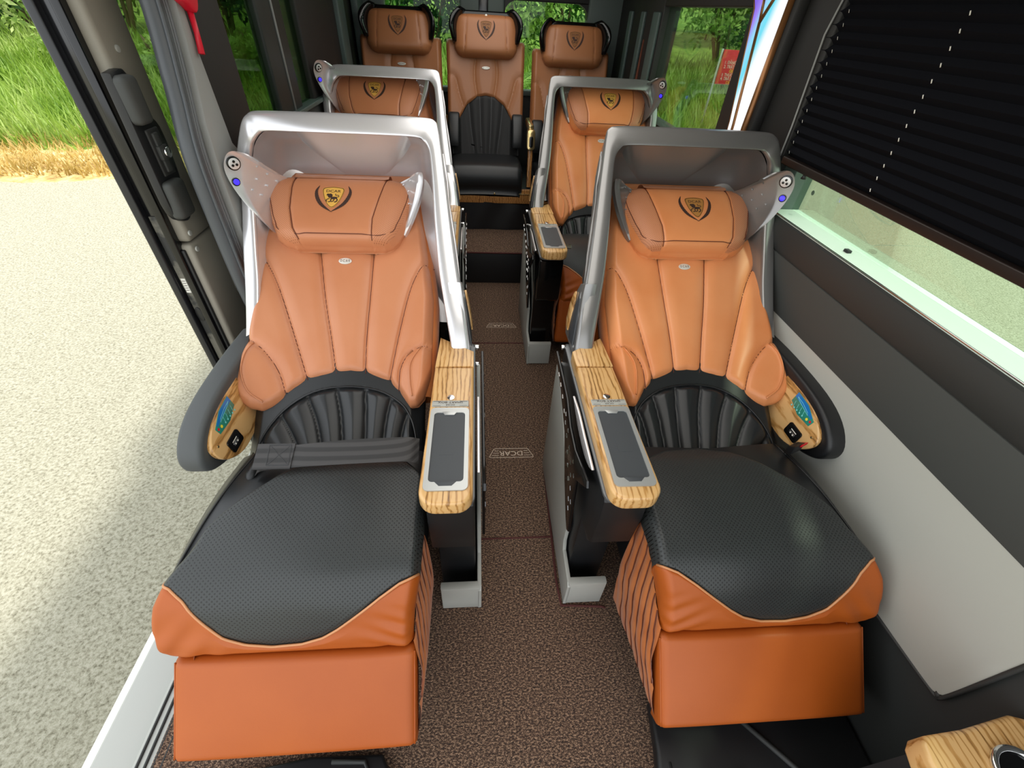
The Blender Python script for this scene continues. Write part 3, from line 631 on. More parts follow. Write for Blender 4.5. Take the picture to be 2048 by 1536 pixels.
    f.prism('console_base_front', [(.150, .004), (.150, .150), (.282, .150), (.282, .004)], lambda a, b, c: (a, c, b), -.985, -.955, GREYB, .006)
    f.prism('console_base_step', [(.15, -.96), (.285, -.96), (.285, -.40), (.15, -.40)], lambda a, b, c: (a, b, c), .004, .02, MATB, 0)
    # pierced side plate
    plate = [(-.360, .655), (-.409, .641), (-.513, .615), (-.650, .553), (-.755, .426), (-.845, .345), (-.879, .325), (-.895, .340), (-.880, .42), (-.871, .50), (-.858, .566), (-.905, .61), (-.951, .655), (-.940, .672), (-.887, .655), (-.79, .625), (-.699, .628), (-.607, .664), (-.477, .672), (-.36, .672)]
    pn = f.prism('pierced_side_plate', plate, lambda a, b, c: (c, a, b), .134, .143, GLOSSB, .002)
    f.prism('silver_leaf', smoothpl([(-.617, .684), (-.736, .655), (-.85, .655), (-.915, .685), (-.885, .69), (-.80, .690), (-.70, .694), (-.617, .684)], 4)[:-1], lambda a, b, c: (c, a, b), .150, .158, SILV, .002)
    studs = [(-.45, .635), (-.50, .630), (-.55, .62), (-.60, .60), (-.64, .585), (-.63, .615), (-.68, .565), (-.69, .60), (-.72, .53), (-.735, .57), (-.75, .50), (-.775, .545), (-.78, .47), (-.80, .515), (-.80, .58), (-.825, .48), (-.83, .43), (-.83, .55), (-.845, .40), (-.855, .45)]
    for sy_, sz_ in studs:
        r_ = .0085
        f.prism('triangle_stud', [(sy_+r_*math.cos(a_), sz_+r_*math.sin(a_)) for a_ in (1.2, 3.3, 5.4)], lambda a, b, c: (c, a, b), .1318, .1365, CHROME, .0015, pn, seg=1)
    for yy, zz_ in ((-.345, .60), (-.36, .69)): f.prism('bolt', circ(yy, zz_, .009, 14), lambda a, b, c: (c, a, b), .150, .168, CHROME, .002)
    # ---- outer armrest
    ao = smoothpl([(-.33, .745), (-.50, .752), (-.68, .745), (-.78, .718), (-.835, .668), (-.835, .615), (-.79, .575), (-.70, .545), (-.50, .53), (-.33, .53)], 4)
    padm = fabric_side or MATB
    def apf(a, b, c): return (c, a, b)
    f.prism('outer_armrest', ao, apf, .895, .962, padm, .014, seg=4)
    wp = smoothpl([(-.56, .722), (-.66, .722), (-.745, .705), (-.800, .668), (-.803, .628), (-.770, .590), (-.70, .565), (-.56, .570)], 4)
    def wpf(a, b, c): return (.914-c-.22*(.74-b), a, b)
    wpn = f.prism('control_panel', wp, wpf, 0, .016, WOOD, .004, seg=3)
    def sc(a, b, c): return wpf(a, b, .016+c)
    f.prism('touch_screen', [(-.640, .716), (-.700, .712), (-.752, .690), (-.748, .668), (-.69, .664), (-.640, .680)], sc, -.001, .0012, GREENS, .0004, wpn)
    f.prism('touch_screen_top', [(-.641, .715), (-.700, .711), (-.740, .694), (-.738, .688), (-.695, .695), (-.641, .699)], sc, .001, .0016, BLUES, 0, wpn)
    V, F = stroke([(-.65, .705), (-.68, .703), (-.715, .695), (-.722, .689), (-.70, .693), (-.67, .698), (-.65, .705)], .0014); f.mesh('seat_pictogram', [sc(a, b, .002) for a, b in V], F, CYANP, wpn, smooth=False)
    V, F = join([stroke([(-.655-.016*i, .691), (-.660-.016*i, .675)], .0014) for i in range(4)]+[fan(circ(-.652-.014*i, .671+.001*i, .003, 8)) for i in range(5)]); f.mesh('button_marks', [sc(a, b, .0018) for a, b in V], F, CYANP, wpn, smooth=False)
    V, F = fan(circ(-.728, .679, .0048, 12)); f.mesh('yellow_mark', [sc(a, b, .0018) for a, b in V], F, YEL, wpn, smooth=False)
    V, F = fan(circ(-.743, .682, .0042, 12)); f.mesh('red_mark', [sc(a, b, .0018) for a, b in V], F, BUTTON, wpn, smooth=False)
    so_ = f.prism('usb_socket', rrect(-.758, -.695, .595, .637, .008), sc, -.001, .004, GLOSSB, .0015, wpn)
    f.prism('usb_port', rrect(-.742, -.714, .609, .618, .002), sc, .003, .0050, CHROME, .0003, wpn)
    V, F = join([stroke([(-.742, .624), (-.716, .624)], .003), fan(circ(-.735, .613, .0028, 10)), fan(circ(-.722, .613, .0028, 10))]); f.mesh('port_mark', [sc(a, b, .0056) for a, b in V], F, WHITEM, wpn, smooth=False)
    f.prism('panel_screw', circ(-.783, .655, .004, 12), sc, -.001, .002, GOLDM, .0005, wpn)
    # grey lower wall-side shell / dark recess
    f.box('shell_lower_side', .865, .905, -.36, .14, .30, .79, MATB, .01)
    return root, f

P_trim = P('thin_grey_trim', '6E7072', .35, .5)
GREYF = perf('ribbed_grey_vinyl', '5B6063', '3C4042', .0060, .2, .55, .4)

seatL, fL = make_seat(1, -1, 0, 0, 'front reclining seat beside the open sliding door, belt strapped across its black cushion', 'front row reclining seats', GOLD, SILV, TAN, P('grey_vinyl', '4A4D4E', .6, bmp=(300, .2)))
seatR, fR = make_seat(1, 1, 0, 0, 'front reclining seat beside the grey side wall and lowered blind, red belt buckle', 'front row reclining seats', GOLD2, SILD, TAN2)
seatL2, fL2 = make_seat(2, -1, .083, 1.39, 'second-row reclining seat directly behind the front seat by the sliding door', 'second row reclining seats', GOLD, SILV, TAN)
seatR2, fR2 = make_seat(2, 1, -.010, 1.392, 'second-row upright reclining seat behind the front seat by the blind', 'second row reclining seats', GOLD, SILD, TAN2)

# belt across the left front seat, and buckle on the right one
def strap(fr, name, top, bot, thick, mat, par, **kw):
    T_ = smoothpl(top, 5); B_ = smoothpl(bot, 5); V = []; n_ = len(T_)
    for a, b in zip(T_, B_):
        a = Vector(a); b = Vector(b); u_ = Vector((1, 0, 0)); nr = u_.cross(a-b).normalized()*thick
        if nr.z < 0: nr = -nr
        V += [tuple(a), tuple(a+nr), tuple(b+nr), tuple(b)]
    F = [(4*i+k, 4*i+(k+1) % 4, 4*(i+1)+(k+1) % 4, 4*(i+1)+k) for i in range(n_-1) for k in range(4)]+[(3, 2, 1, 0), tuple(4*(n_-1)+k for k in range(4))]
    return fr.mesh(name, V, F, mat, par, auto=30, **kw)
g = S(seatL, 1)
top = [(-.765, -.775, .625), (-.735, -.790, .652), (-.66, -.790, .665), (-.52, -.780, .672), (-.42, -.775, .672), (-.355, -.770, .668), (-.325, -.765, .655)]
bot = [(-.775, -.845, .600), (-.745, -.850, .628), (-.66, -.848, .638), (-.52, -.842, .641), (-.42, -.838, .641), (-.355, -.835, .638), (-.325, -.832, .625)]
belt = strap(g, 'seat_belt', top, bot, .0022, BELT, seatL, label='dark webbing belt pulled across the cushion')
def bp(a, b, o=.0): return (a, -.7895-.058*b, .6665-.0268*b+o)
t2 = [bp(-.764, -.05), bp(-.74, -.06), bp(-.70, -.06), bp(-.664, -.06)]; b2 = [bp(-.768, 1.07), bp(-.745, 1.07), bp(-.70, 1.06), bp(-.668, 1.06)]
strap(g, 'stitched_end', [(a, b, c-.003) for a, b, c in t2], [(a, b, c-.003) for a, b, c in b2], .006, BELT, belt)
V, F = join([stroke([(-.728, .12), (-.678, .9)], .002), stroke([(-.678, .12), (-.728, .9)], .002), stroke([(-.732, .06), (-.674, .06)], .04), stroke([(-.732, .95), (-.674, .95)], .04), stroke([(-.732, .06), (-.732, .95)], .0015), stroke([(-.674, .06), (-.674, .95)], .0015)])
g.mesh('cross_stitching', [bp(a, b, .0048) for a, b in V], F, GLOSSB, belt, smooth=False)
g.tube('belt_anchor', [(-.785, -.80, .60), (-.792, -.83, .59), (-.80, -.86, .55)], .016, MATB, seatL)
g = S(seatR, 1)
g.prism('buckle', rrect(-.027, .027, -.03, .03, .008), lambda a, b, c: (.826+a*.86-b*.2, -.800-b*.6+a*.35, .622+b*.60+c), -.014, .022, MATB, .005, seatR)
g.prism('buckle_release', rrect(-.016, .020, -.020, .022, .004), lambda a, b, c: (.836+a*.8-b*.2, -.805-b*.6+a*.35, .624+b*.62+c), .018, .0275, BUTTON, .002, seatR, label='red release button')
g = S(seatR2, 1)
g.prism('belt_tongue', rrect(-.03, .03, -.012, .012, .004), lambda a, b, c: (.30+a, .50+b, .70+c+b*.4), 0, .004, CHROME, .001, seatR2)

# ---------------------------------------------------------------- rear bench seats
def rear_seat(xc_, label):
    root = empty('rear_seat', (xc_, 2.1, .245), label=label, cat='seat', group='three seats of the rear row')
    f = S(root, 1, xc_, 0)
    ang = math.radians(72); T = np.array([0, math.cos(ang), math.sin(ang)]); N = np.array([0, -math.sin(ang), math.cos(ang)]); Oy, Oz = 2.20, .745
    W3 = lambda x, t, h: np.stack([x, Oy+T[1]*t+N[1]*h, Oz+T[2]*t+N[2]*h], -1)
    w3 = lambda x, t, h: (x, Oy+T[1]*t+N[1]*h, Oz+T[2]*t+N[2]*h)
    arch = [(-.285, .10), (-.27, .06), (-.24, .10), (-.20, .22), (-.14, .315), (-.06, .365), (0, .375), (.06, .365), (.14, .315), (.20, .22), (.24, .10), (.27, .06), (.285, .10)]
    seams = [[(-.285, .50), (-.23, .48), (-.20, .38), (-.165, .28)], [(-.075, .60), (-.085, .50), (-.065, .365)], [(.075, .60), (.085, .50), (.065, .365)], [(.285, .50), (.23, .48), (.20, .38), (.165, .28)]]
    nu, nv = 80, 60; Uu, Vv = np.meshgrid(np.linspace(0, 1, nu), np.linspace(0, 1, nv)); X = -.285+.57*Uu; b0 = interp(arch, X); Tt = b0+(.715-b0)*Vv
    def hb(X, Tt):
        gs = 9*np.ones_like(X)
        for pl in seams: gs = np.minimum(gs, dist_poly(X, Tt, smoothpl(pl, 4)))
        return .01+.02*np.abs(X/.285)**3+.008*np.clip(gs/.04, 0, 1)-.006*np.exp(-(gs/.005)**2)-.03*np.clip((np.abs(X)-.262)/.023, 0, 1)**2
    H = hb(X, Tt)-.03*np.clip(1-(1-Vv)/.06, 0, 1)**2-.012*np.clip(1-Vv/.04, 0, 1)
    bk = f.grid('backrest', W3(X, Tt, H), TANR, rings=[(.004, .01), (.0, .10)], nrm=N)
    V, F = join([tube_geo([w3(a, b, float(hb(np.array([a]), np.array([b]))[0])+.001) for a, b in smoothpl(pl, 5)], .0018, 5) for pl in seams]); f.mesh('seam', V, F, TPIPE2, bk)
    # black fan
    nu, nv = 60, 50; Uu, Vv = np.meshgrid(np.linspace(0, 1, nu), np.linspace(0, 1, nv)); X = -.262+.524*Uu; top = interp([(-.262, .07)]+arch[2:-2]+[(.262, .07)], X); Tt = -.03+(top+.03+.015)*Vv
    fs = [[(-.13, .32), (-.115, .16), (-.09, -.02)], [(-.045, .37), (-.04, .16), (-.03, -.02)], [(.045, .37), (.04, .16), (.03, -.02)], [(.13, .32), (.115, .16), (.09, -.02)]]
    gs = 9*np.ones_like(X)
    for pl in fs: gs = np.minimum(gs, dist_poly(X, Tt, pl))
    H = .006+.004*np.clip(gs/.03, 0, 1)+.03*np.clip((np.abs(X)-.19)/.07, 0, 1)-.012*np.clip(1-(1-Vv)/.06, 0, 1)
    lm = f.grid('lumbar_cushion', W3(X, Tt, H), BLKR, rings=[(.0, .03)], nrm=N)
    V, F = join([tube_geo([w3(a, b, .006) for a, b in smoothpl(pl, 4)], .0014, 5) for pl in fs]); f.mesh('seam', V, F, GREYB2, lm)
    bd = f.prism('badge', circ(0, 0, .030, 20, .0095), lambda a, b, c: w3(.0+a, .545+b, .022+c), -.004, .003, BADGE, .001)
    V, F = text_geo('D C A R', .012); f.mesh('badge_lettering', [w3(a, .545+b, .0255) for a, b in V], F, DBR, bd, smooth=False)
    # side wings of the fan
    for sg in (-1, 1):
        f.prism('side_bolster', smoothpl([(.0, .06), (.03, .16), (.02, .235), (-.03, .25), (-.08, .20), (-.10, .10), (-.07, .02), (.0, .06)], 3)[:-1], lambda a, b, c: w3(sg*(.235+c), b, .05+a*-.6), -.035, .048, BLK, .014, seg=3)
    # headrest
    HW = [(0, .165), (.06, .20), (.2, .222), (.6, .225), (.9, .215), (1, .18)]
    nu, nv = 60, 40; Uu, Vv = np.meshgrid(np.linspace(-1, 1, nu), np.linspace(0, 1, nv)); X = Uu*interp(HW, Vv); t0, t1 = .600, .850
    hh = lambda X, b: .045+.065*(1-np.abs(X/interp(HW, b))**5*.9)**.6*(1-np.abs(2*b-1)**6*.9)**.6+.012*(1-b)-.005*np.exp(-((np.abs(X)-(.155-.03*(1-b)*0-.02*b))/.004)**2)
    core = f.grid('headrest', W3(X, t0+(t1-t0)*Vv, hh(X, Vv)), TANR, rings=[(.004, .02), (0, .05)], nrm=N)
    V, F = join([tube_geo([w3(sg*(.155-.02*b), t0+(t1-t0)*b, float(hh(np.array([.155-.02*b]), np.array([b]))[0])+.001) for b in np.linspace(.04, .96, 16)], .0014, 5) for sg in (-1, 1)]); f.mesh('headrest_seam', V, F, SEAM, core)
    emblem(f, core, lambda a, b, off: w3(a, .752+b, float(hh(np.array([a]), np.array([(.752+b-t0)/(t1-t0)]))[0])+off), GOLD3, 1.0)
    for sg in (-1, 1):
        st = []
        for b in np.linspace(0, 1, 12):
            t_ = .68+.190*b; w_ = .226+.022*math.sin(b*math.pi)-.045*b**4; fr_ = .10+.05*math.sin(b*math.pi*.9)
            st.append([w3(sg*(w_-.06), t_, .02), w3(sg*w_, t_, .02), w3(sg*(w_+.012), t_, fr_*.6), w3(sg*(w_+.012), t_, fr_), w3(sg*(w_-.002), t_, fr_+.006), w3(sg*(w_-.03), t_, fr_*.7)])
        V = [p for s_ in st for p in s_]; F = [(a*6+b, a*6+(b+1) % 6, (a+1)*6+(b+1) % 6, (a+1)*6+b) for a in range(11) for b in range(6)]+[tuple(range(5, -1, -1)), tuple(66+b for b in range(6))]
        f.mesh('headrest_wing', V, F, GLOSSB)
    f.prism('headrest_shell', rrect(-.205, .205, .67, .874, .05), lambda a, b, c: w3(a, b, c), .0, .062, GLOSSB, .015, seg=3)
    # cushion
    pr = smoothpl([(2.28, .72), (2.18, .722), (2.0, .728), (1.90, .722), (1.855, .70), (1.835, .655), (1.835, .60), (1.85, .565)], 4); nv = len(pr); nu = 40; G = np.zeros((nv, nu, 3))
    for j, (y, z) in enumerate(pr):
        for i in range(nu):
            e = abs(2*i/(nu-1)-1); G[j, i] = (-.272+.544*i/(nu-1), y+(.02*max(0, (e-.9)/.1)**2 if j > nv*.5 else 0), z-.03*max(0, (e-.88)/.12)**2+.008*(1-e*e)-.004*math.exp(-((j-nv*.62)/1.2)**2))
    f.grid('seat_cushion', G, BLK, rings=[(.0, .05)], nrm=(0, -.1, .995))
    f.box('seat_base', -.26, .26, 1.90, 2.45, .56, .69, MATB, .01)
    return root
BLKR = P('shaded_black_leather', '0C0D0F', .4, spec=.25, bmp=(380, .1)); TANR = P('rear_tan_leather', 'A06842', .42, bmp=(400, .12)); TPIPE2 = P('rear_piping', 'B98A62', .4); GREYB2 = P('grey_seam', '5A5C60', .5); GOLD3 = P('brown_embroidery', '8A5A30', .6)  # black leather darkened in colour for the weaker light at the rear
rs = rear_seat(-.085, 'middle rear seat with tan back, headrest emblem and small white clip')
def copy_tree(o, parent=None):
    c = o.copy(); COL.objects.link(c); c.parent = parent
    for ch in list(o.children): copy_tree(ch, c)
    return c
r2_ = copy_tree(rs); r2_.location.x = -.700; r2_['label'] = 'rear seat nearest the door-side wall, seen above the second-row seat'
r3_ = copy_tree(rs); r3_.location.x = .555; r3_.location.z -= .03; r3_['label'] = 'rear seat nearest the window-side wall, partly hidden by silver shell'
S(rs, 1, -.085).prism('white_clip', circ(0, .835, .008, 10), lambda a, b, c: (a, 2.20+.309*b-.951*(.085+c), .745+.951*b+.309*(.085+c)), 0, .01, WHITEM, .001)
for xx, lab in ((.243, 'folding armrest with champagne cap between middle and window-side rear seats'), (-.395, 'folding armrest with champagne cap between middle and door-side rear seats')):
    r_ = empty('folding_armrest', (xx, 2.0, .56), label=lab, cat='armrest', group='rear folding armrests'); f = S(r_, 1, xx)
    f.prism('arm_stem', [(1.90, .57), (1.94, .57), (1.99, .86), (2.0, .90), (1.95, .90), (1.93, .84)], lambda a, b, c: (c, a, b), -.016, .018, WOODD, .005)
    f.prism('arm_cap', rrect(-.030, .030, .825, .955, .022), lambda a, b, c: (a, 1.925-(b-.9)*-.25+c, b), .0, .06, GOLDM, .006)
    f.prism('arm_button', rrect(-.014, .014, .845, .915, .012), lambda a, b, c: (a, 1.925-(b-.9)*-.25+c, b), -.006, .01, GLOSSB, .003)
    f.prism('arm_bar', rrect(-.020, .020, .93, .98, .012), lambda a, b, c: (a, c, b), 1.98, 2.25, GOLDM, .005)
r_ = empty('seat_plinth', (0, 1.86, .245), label='low wood-fronted plinth with black skirt carrying the rear seats', cat='plinth'); f = S(r_)
f.box('wood_panel', -.98, .90, 1.862, 1.885, .455, .560, WOODD, .004); f.box('panel_groove', -.98, .90, 1.856, 1.862, .528, .532, GOLDM, .001)
f.prism('screw', circ(-.02, .53, .008, 12), lambda a, b, c: (a, c, b), 1.852, 1.862, GOLDM, .001)
G = np.array([[(x, 1.866+.006*math.sin(x*23+j), z-(.012*math.sin(x*5) if j == 0 else 0)) for x in np.linspace(-.98, .90, 60)] for j, z in enumerate((.458, .40, .33, .247))]); f.grid('black_skirt', G, MATB)
f.box('plinth_body', -.98, .90, 1.89, 2.6, .25, .56, MATB, .005)

# ---------------------------------------------------------------- van interior (the setting)
w = S()
def st(name, o, kids=None):
    o.name = name; o['kind'] = 'structure'; return o
fl = st('floor', w.box('floor', -1.055, .98, -2.9, 1.43, -.06, 0, CARPET, 0))
w.box('raised_tread', -1.055, .96, 1.432, 2.75, 0.0, .245, CARPET, .004, fl)
w.box('riser_face', -1.0, .96, 1.424, 1.433, .0, .235, MATB, .001, fl)
w.tube('tread_edging', [(-.9, 1.424, .243), (.9, 1.424, .243)], .006, P('maroon_edging', '4A1D1A', .8), fl)
for yy in (-.722, .622): w.tube('mat_seam', [(-.30, yy, .001), (.30, yy, .001)], .004, bpy.data.materials['maroon_edging'], fl, sy=.5)
w.tube('mat_edging', [(.30, -1.005, .002), (.285, -1.0, .002), (.14, -.99, .002), (.135, -.9, .002), (.15, -.4, .002)], .0045, bpy.data.materials['maroon_edging'], fl)
THREAD = P('cream_thread', 'DCC8B4', .8)
for cy, sc_ in ((-.280, 1.), (.825, .95)):
    V = []; F = []
    tp = [(-.105, .028), (-.078, -.030), (.078, -.030), (.105, .028)]
    V, F = join([stroke([(-.102, .027), (-.105, .022), (-.082, -.026), (-.075, -.028), (.075, -.028), (.082, -.026), (.105, .022), (.102, .027), (-.102, .027)], .0028)])
    V = [(a, b) for a, b in V]
    tv, tf = text_geo('DCAR', .040); g2 = ([(a*1.05, b+.001) for a, b in tv], tf)
    bars = [stroke([(sg*.060, b_), (sg*(.078+(b_+.02)*.45), b_)], .0028) for sg in (-1, 1) for b_ in (-.014, 0, .014)]
    V, F = join([(V, F), g2]+bars)
    w.mesh('carpet_logo', [(.003-a*sc_, cy-b*sc_, .0022) for a, b in V], F, THREAD, fl, smooth=False)
st('floor_side', w.box('floor_side', -1.24, -1.06, -2.9, -.10, -.12, -.03, GREYB, .01)).name = 'trim_8'
st('ceiling', w.box('ceiling', -1.10, 1.06, -2.2, 2.9, 1.93, 1.99, LG, 0))

# right wall
def P2(name, col): return P(name, col, .6, bmp=(300, .1))
wr_ = st('wall_right', w.box('wall_right', .985, 1.08, -2.2, 2.8, -.1, 1.085, MIDG, 0))
w.prism('lower_panel', [(-2.2, 0), (2.75, 0), (2.75, .83), (-2.2, .83)], lambda a, b, c: (c, a, b), .962, .985, P2('dark_lower_trim', '2A2C2B'), 0, wr_)
lp = [(-1.405, .815)]+[(-1.405+.035*(1-math.cos(t_)), .405+.035*(1-math.sin(t_))) for t_ in np.linspace(0, math.pi/2, 7)]+[(-.9, .385), (0.6, .37), (2.7, .40), (2.7, .815)]
w.prism('light_grey_panel', lp, lambda a, b, c: (c, a, b), .946, .966, LG, .004, wr_, label='light grey lower side panel')
w.tube('panel_edging', smoothpl([(.948, 0.5, .368), (.948, -.9, .382), (.948, -1.36, .405), (.948, -1.395, .42), (.948, -1.408, .45), (.948, -1.408, .815)], 5), .005, DARKG, wr_)
w.prism('charcoal_band', [(-2.2, .812), (2.75, .812), (2.75, .985), (-2.2, .985)], lambda a, b, c: (c, a, b), .944, .985, MIDG, .003, wr_)
bandp = [(.985, .985), (.985, 1.088), (.957, 1.088), (.945, 1.080), (.938, 1.05), (.941, 1.0), (.948, .985)]
w.prism('upper_band', bandp, lambda a, b, c: (a, c, b), -2.2, 2.7, DARKG, 0, wr_)
sl = st('trim_1', w.box('trim_1', .952, 1.06, -2.2, -.03, 1.084, 1.094, GREENG, .003))
w.tube('sill_bead', [(.952, -2.2, 1.091), (.952, -.03, 1.091)], .003, CHROME, sl)
w.box('sill_clip', .985, 1.0, -.42, -.40, 1.09, 1.102, MATB, .002, sl)
# pillars and headers on the right
pr_ = st('trim_2', w.box('trim_2', .955, 1.06, .045, .62, 1.085, 1.94, P('black_pillar', '1A1918', .6, bmp=(250, .1)), .008))
PBLK = bpy.data.materials['black_pillar']
w.box('window_jamb', .985, 1.06, -.030, .05, 1.085, 1.94, P('grey_green_jamb', '5E6E66', .5), .004, pr_)
w.tube('pillar_bead', [(.950, .045, 1.085), (.950, .050, 1.35), (.950, .075, 1.60), (.952, .03, 1.80)], .003, PILG, pr_)
w.box('header', .955, 1.06, .62, 1.70, 1.665, 1.94, PBLK, .006, pr_)
w.box('sill_rail', .955, 1.06, .62, 1.70, 1.085, 1.115, DARKG, .004, pr_)
w.box('front_header', .99, 1.06, -2.2, .05, 1.74, 1.94, PBLK, .004, pr_)
w.box('rear_upper_wall', .955, 1.06, 1.70, 2.8, 1.085, 1.94, PBLK, .006, pr_)
TEAL = P('grey_green_post', '4A5A56', .45)
for y0, y1, mt in ((1.72, 1.84, TEAL), (2.02, 2.10, TEAL), (2.32, 2.40, TEAL)): w.box('upright_strip', .938, .957, y0, y1, 1.10, 1.64, mt, .006, pr_)
w.prism('bronze_inlay', [(1.95, 1.12), (2.0, 1.12), (1.985, 1.30), (1.97, 1.50), (1.955, 1.30)], lambda a, b, c: (c, a, b), .946, .957, P('bronze_strip', '7A4A38', .35, .5), .001, pr_)
wn = st('window_1', w.box('window_1', 1.03, 1.034, -2.2, -.02, 1.09, 1.76, CLEAR, 0))
st('window_2', w.box('window_2', .99, .994, .62, 1.70, 1.10, 1.67, REARG, 0))
w.prism('glass_mark', circ(-.10, 1.175, .008, 12), lambda a, b, c: (c, a, b), 1.0285, 1.0295, P('etched_mark', '5A6A5A', .6), 0, wn)

# LED pillar lamp
led = empty('pillar_light', (.93, .42, 1.5), label='tall glowing iridescent light column with bronze borders on right pillar', cat='light'); f = S(led)
def ledm():
    m = MT('iridescent_light'); tc = coords(m, 'Object', (1, 4.2, 1.1)); g_ = m.n('ShaderNodeSeparateXYZ'); m.l(tc, g_.inputs[0])
    ad = m.n('ShaderNodeMath', operation='ADD'); m.l(g_.outputs[1], ad.inputs[0]); m.l(g_.outputs[2], ad.inputs[1])
    ad2 = m.n('ShaderNodeMath', operation='ADD'); m.l(ad.outputs[0], ad2.inputs[0]); ad2.inputs[1].default_value = .45
    c = ramp(m, ad2.outputs[0], [(.05, 'FFFFFF'), (.28, 'F4FCFF'), (.45, '63DCF2'), (.66, '8FD8F6'), (.85, '9A7CF0'), (1, '7A5AE0')])
    m.l(c, m.b.inputs['Emission Color']); m.b.inputs['Emission Strength'].default_value = 1.0; m.b.inputs['Base Color'].default_value = (.05, .05, .05, 1); return m.m
LEDM = ledm(); BRONZE = P('bronze_border', '8A5E38', .3, .6)
f.prism('lamp_body', [(.225, 1.1), (.245, 1.30), (.225, 1.72), (.60, 1.72), (.53, 1.66), (.435, 1.30), (.42, 1.1)], lambda a, b, c: (c, a, b), .915, .957, PBLK, .01)
f.prism('lamp_panel', [(.285, 1.12), (.300, 1.30), (.285, 1.72), (.56, 1.72), (.505, 1.66), (.415, 1.30), (.40, 1.12)], lambda a, b, c: (c, a, b), .909, .916, LEDM, .002)
f.tube('bronze_border', [(.911, .268, 1.11), (.911, .285, 1.30), (.911, .265, 1.72)], .013, BRONZE)
f.tube('bronze_border', [(.911, .402, 1.12), (.911, .417, 1.30), (.911, .508, 1.66), (.911, .565, 1.72)], .004, BRONZE)
f.tube('bronze_divider', [(.908, .355, 1.12), (.908, .372, 1.30), (.908, .430, 1.62)], .007, BRONZE)
f.tube('bronze_divider', [(.908, .430, 1.62), (.908, .355, 1.72)], .007, BRONZE); f.tube('bronze_divider', [(.908, .430, 1.62), (.908, .46, 1.72)], .006, BRONZE)

# pleated blind
bl = empty('pleated_blind', (.985, -1, 1.24), label='black pleated window blind lowered over most of the right window', cat='blind'); f = S(bl)
zs = np.linspace(1.262, 1.80, 2*17+1); prof_ = [((.972 if i % 2 == 0 else .954), z) for i, z in enumerate(zs)]
def yedge(z): return float(interp([(1.25, .030), (1.40, .045), (1.60, .075), (1.80, .02)], z))
V = []; F = []
for i, (x, z) in enumerate(prof_): V += [(x, yedge(z)-.004, z), (x, -2.1, z)]
F = [(2*i, 2*i+2, 2*i+3, 2*i+1) for i in range(len(prof_)-1)]
V2 = [(a+.0018, b, c) for a, b, c in V]; n_ = len(V); F = F+[tuple(reversed([i+n_ for i in q])) for q in F]+[(2*i, 2*i+n_, 2*i+2+n_, 2*i+2) for i in range(len(prof_)-1)]
BLIND = MT('black_pleated_cloth'); BLIND.b.inputs['Roughness'].default_value = .9; BLIND.b.inputs['Base Color'].default_value = srgb('101116'); BLIND.b.inputs['Specular IOR Level'].default_value = .1; BLIND = BLIND.m
f.mesh('pleated_cloth', V+V2, F, BLIND, smooth=False)
f.box('bottom_rail', .950, .976, -2.1, .030, 1.236, 1.262, P('dark_bronze_rail', '2A211E', .4, .3), .004)
for yy in (-.415, .005):
    for i in range(1, len(zs)-2, 2):
        z = zs[i]; f.tube('pull_cord', [(.9515, yy, z-.004), (.9505, yy+.003, z+.004)], .0014 if yy < -.1 else .0007, WHITEM, seg=5)
f.tube('rail_knob', [(.962, -.11, 1.238), (.962, -.11, 1.222)], [.004, .009], MATB)

# left wall behind the door opening
wl = st('wall_left', w.box('wall_left', -1.104, -1.055, -.02, 2.8, -.1, 1.17, MIDG, 0))
w.box('grey_lower_panel', -1.057, -.962, .0, .34, .30, 1.205, PILG, .008, wl)
w.prism('armrest_pocket', rrect(.03, .16, 1.08, 1.20, .01), lambda a, b, c: (c, a, b), -.963, -.955, MATB, .003, wl)
w.box('window_rail', -1.10, -1.02, .28, 2.7, 1.165, 1.185, TEAL, .004, wl)
pl_ = st('trim_3', w.box('trim_3', -1.02, -.962, -.02, .01, .75, 1.94, PILG, .010))
w.prism('curved_pillar_trim', [(-.12, .78), (-.12, 1.18), (-.10, 1.32), (-.06, 1.45), (-.03, 1.60), (-.02, 1.94), (.01, 1.94), (.0, 1.5), (.02, 1.24), (.10, 1.16), (.10, .80)], lambda a, b, c: (c, a, b), -.985, -.952, PILG, .008, pl_)
pk = st('trim_4', w.box('trim_4', -1.05, -.960, .0, .235, 1.20, 1.94, PBLK, .006))
w.box('window_post', -1.09, -1.045, .76, 1.06, 1.18, 1.94, P('dark_window_post', '202624', .5), .01, pk)
w.tube('post_bead', [(-1.043, .93, 1.18), (-1.043, .93, 1.9)], .006, PILG, pk)
w.box('rear_pillar', -1.10, -1.045, 1.28, 1.90, 1.17, 1.94, PBLK, .01, pk)
w.box('rear_post', -1.08, -1.02, 2.05, 2.22, 1.17, 1.94, TEAL, .01, pk); w.box('rear_fill', -1.10, -1.05, 1.9, 2.8, 1.17, 1.94, PBLK, .01, pk)
w.box('upper_rail', -1.10, -1.05, .28, 2.8, 1.76, 1.94, PBLK, .004, pk)
st('window_3', w.box('window_3', -1.075, -1.071, .29, 1.29, 1.17, 1.78, TINT, 0))
st('door_header', w.box('trim_9', -1.05, -.99, -2.2, .0, 1.80, 1.94, PBLK, .01)).name = 'trim_9'
st('lower', w.box('trim_10', -1.055, -.99, -.10, .02, -.05, .80, MATB, .01)).name = 'trim_10'
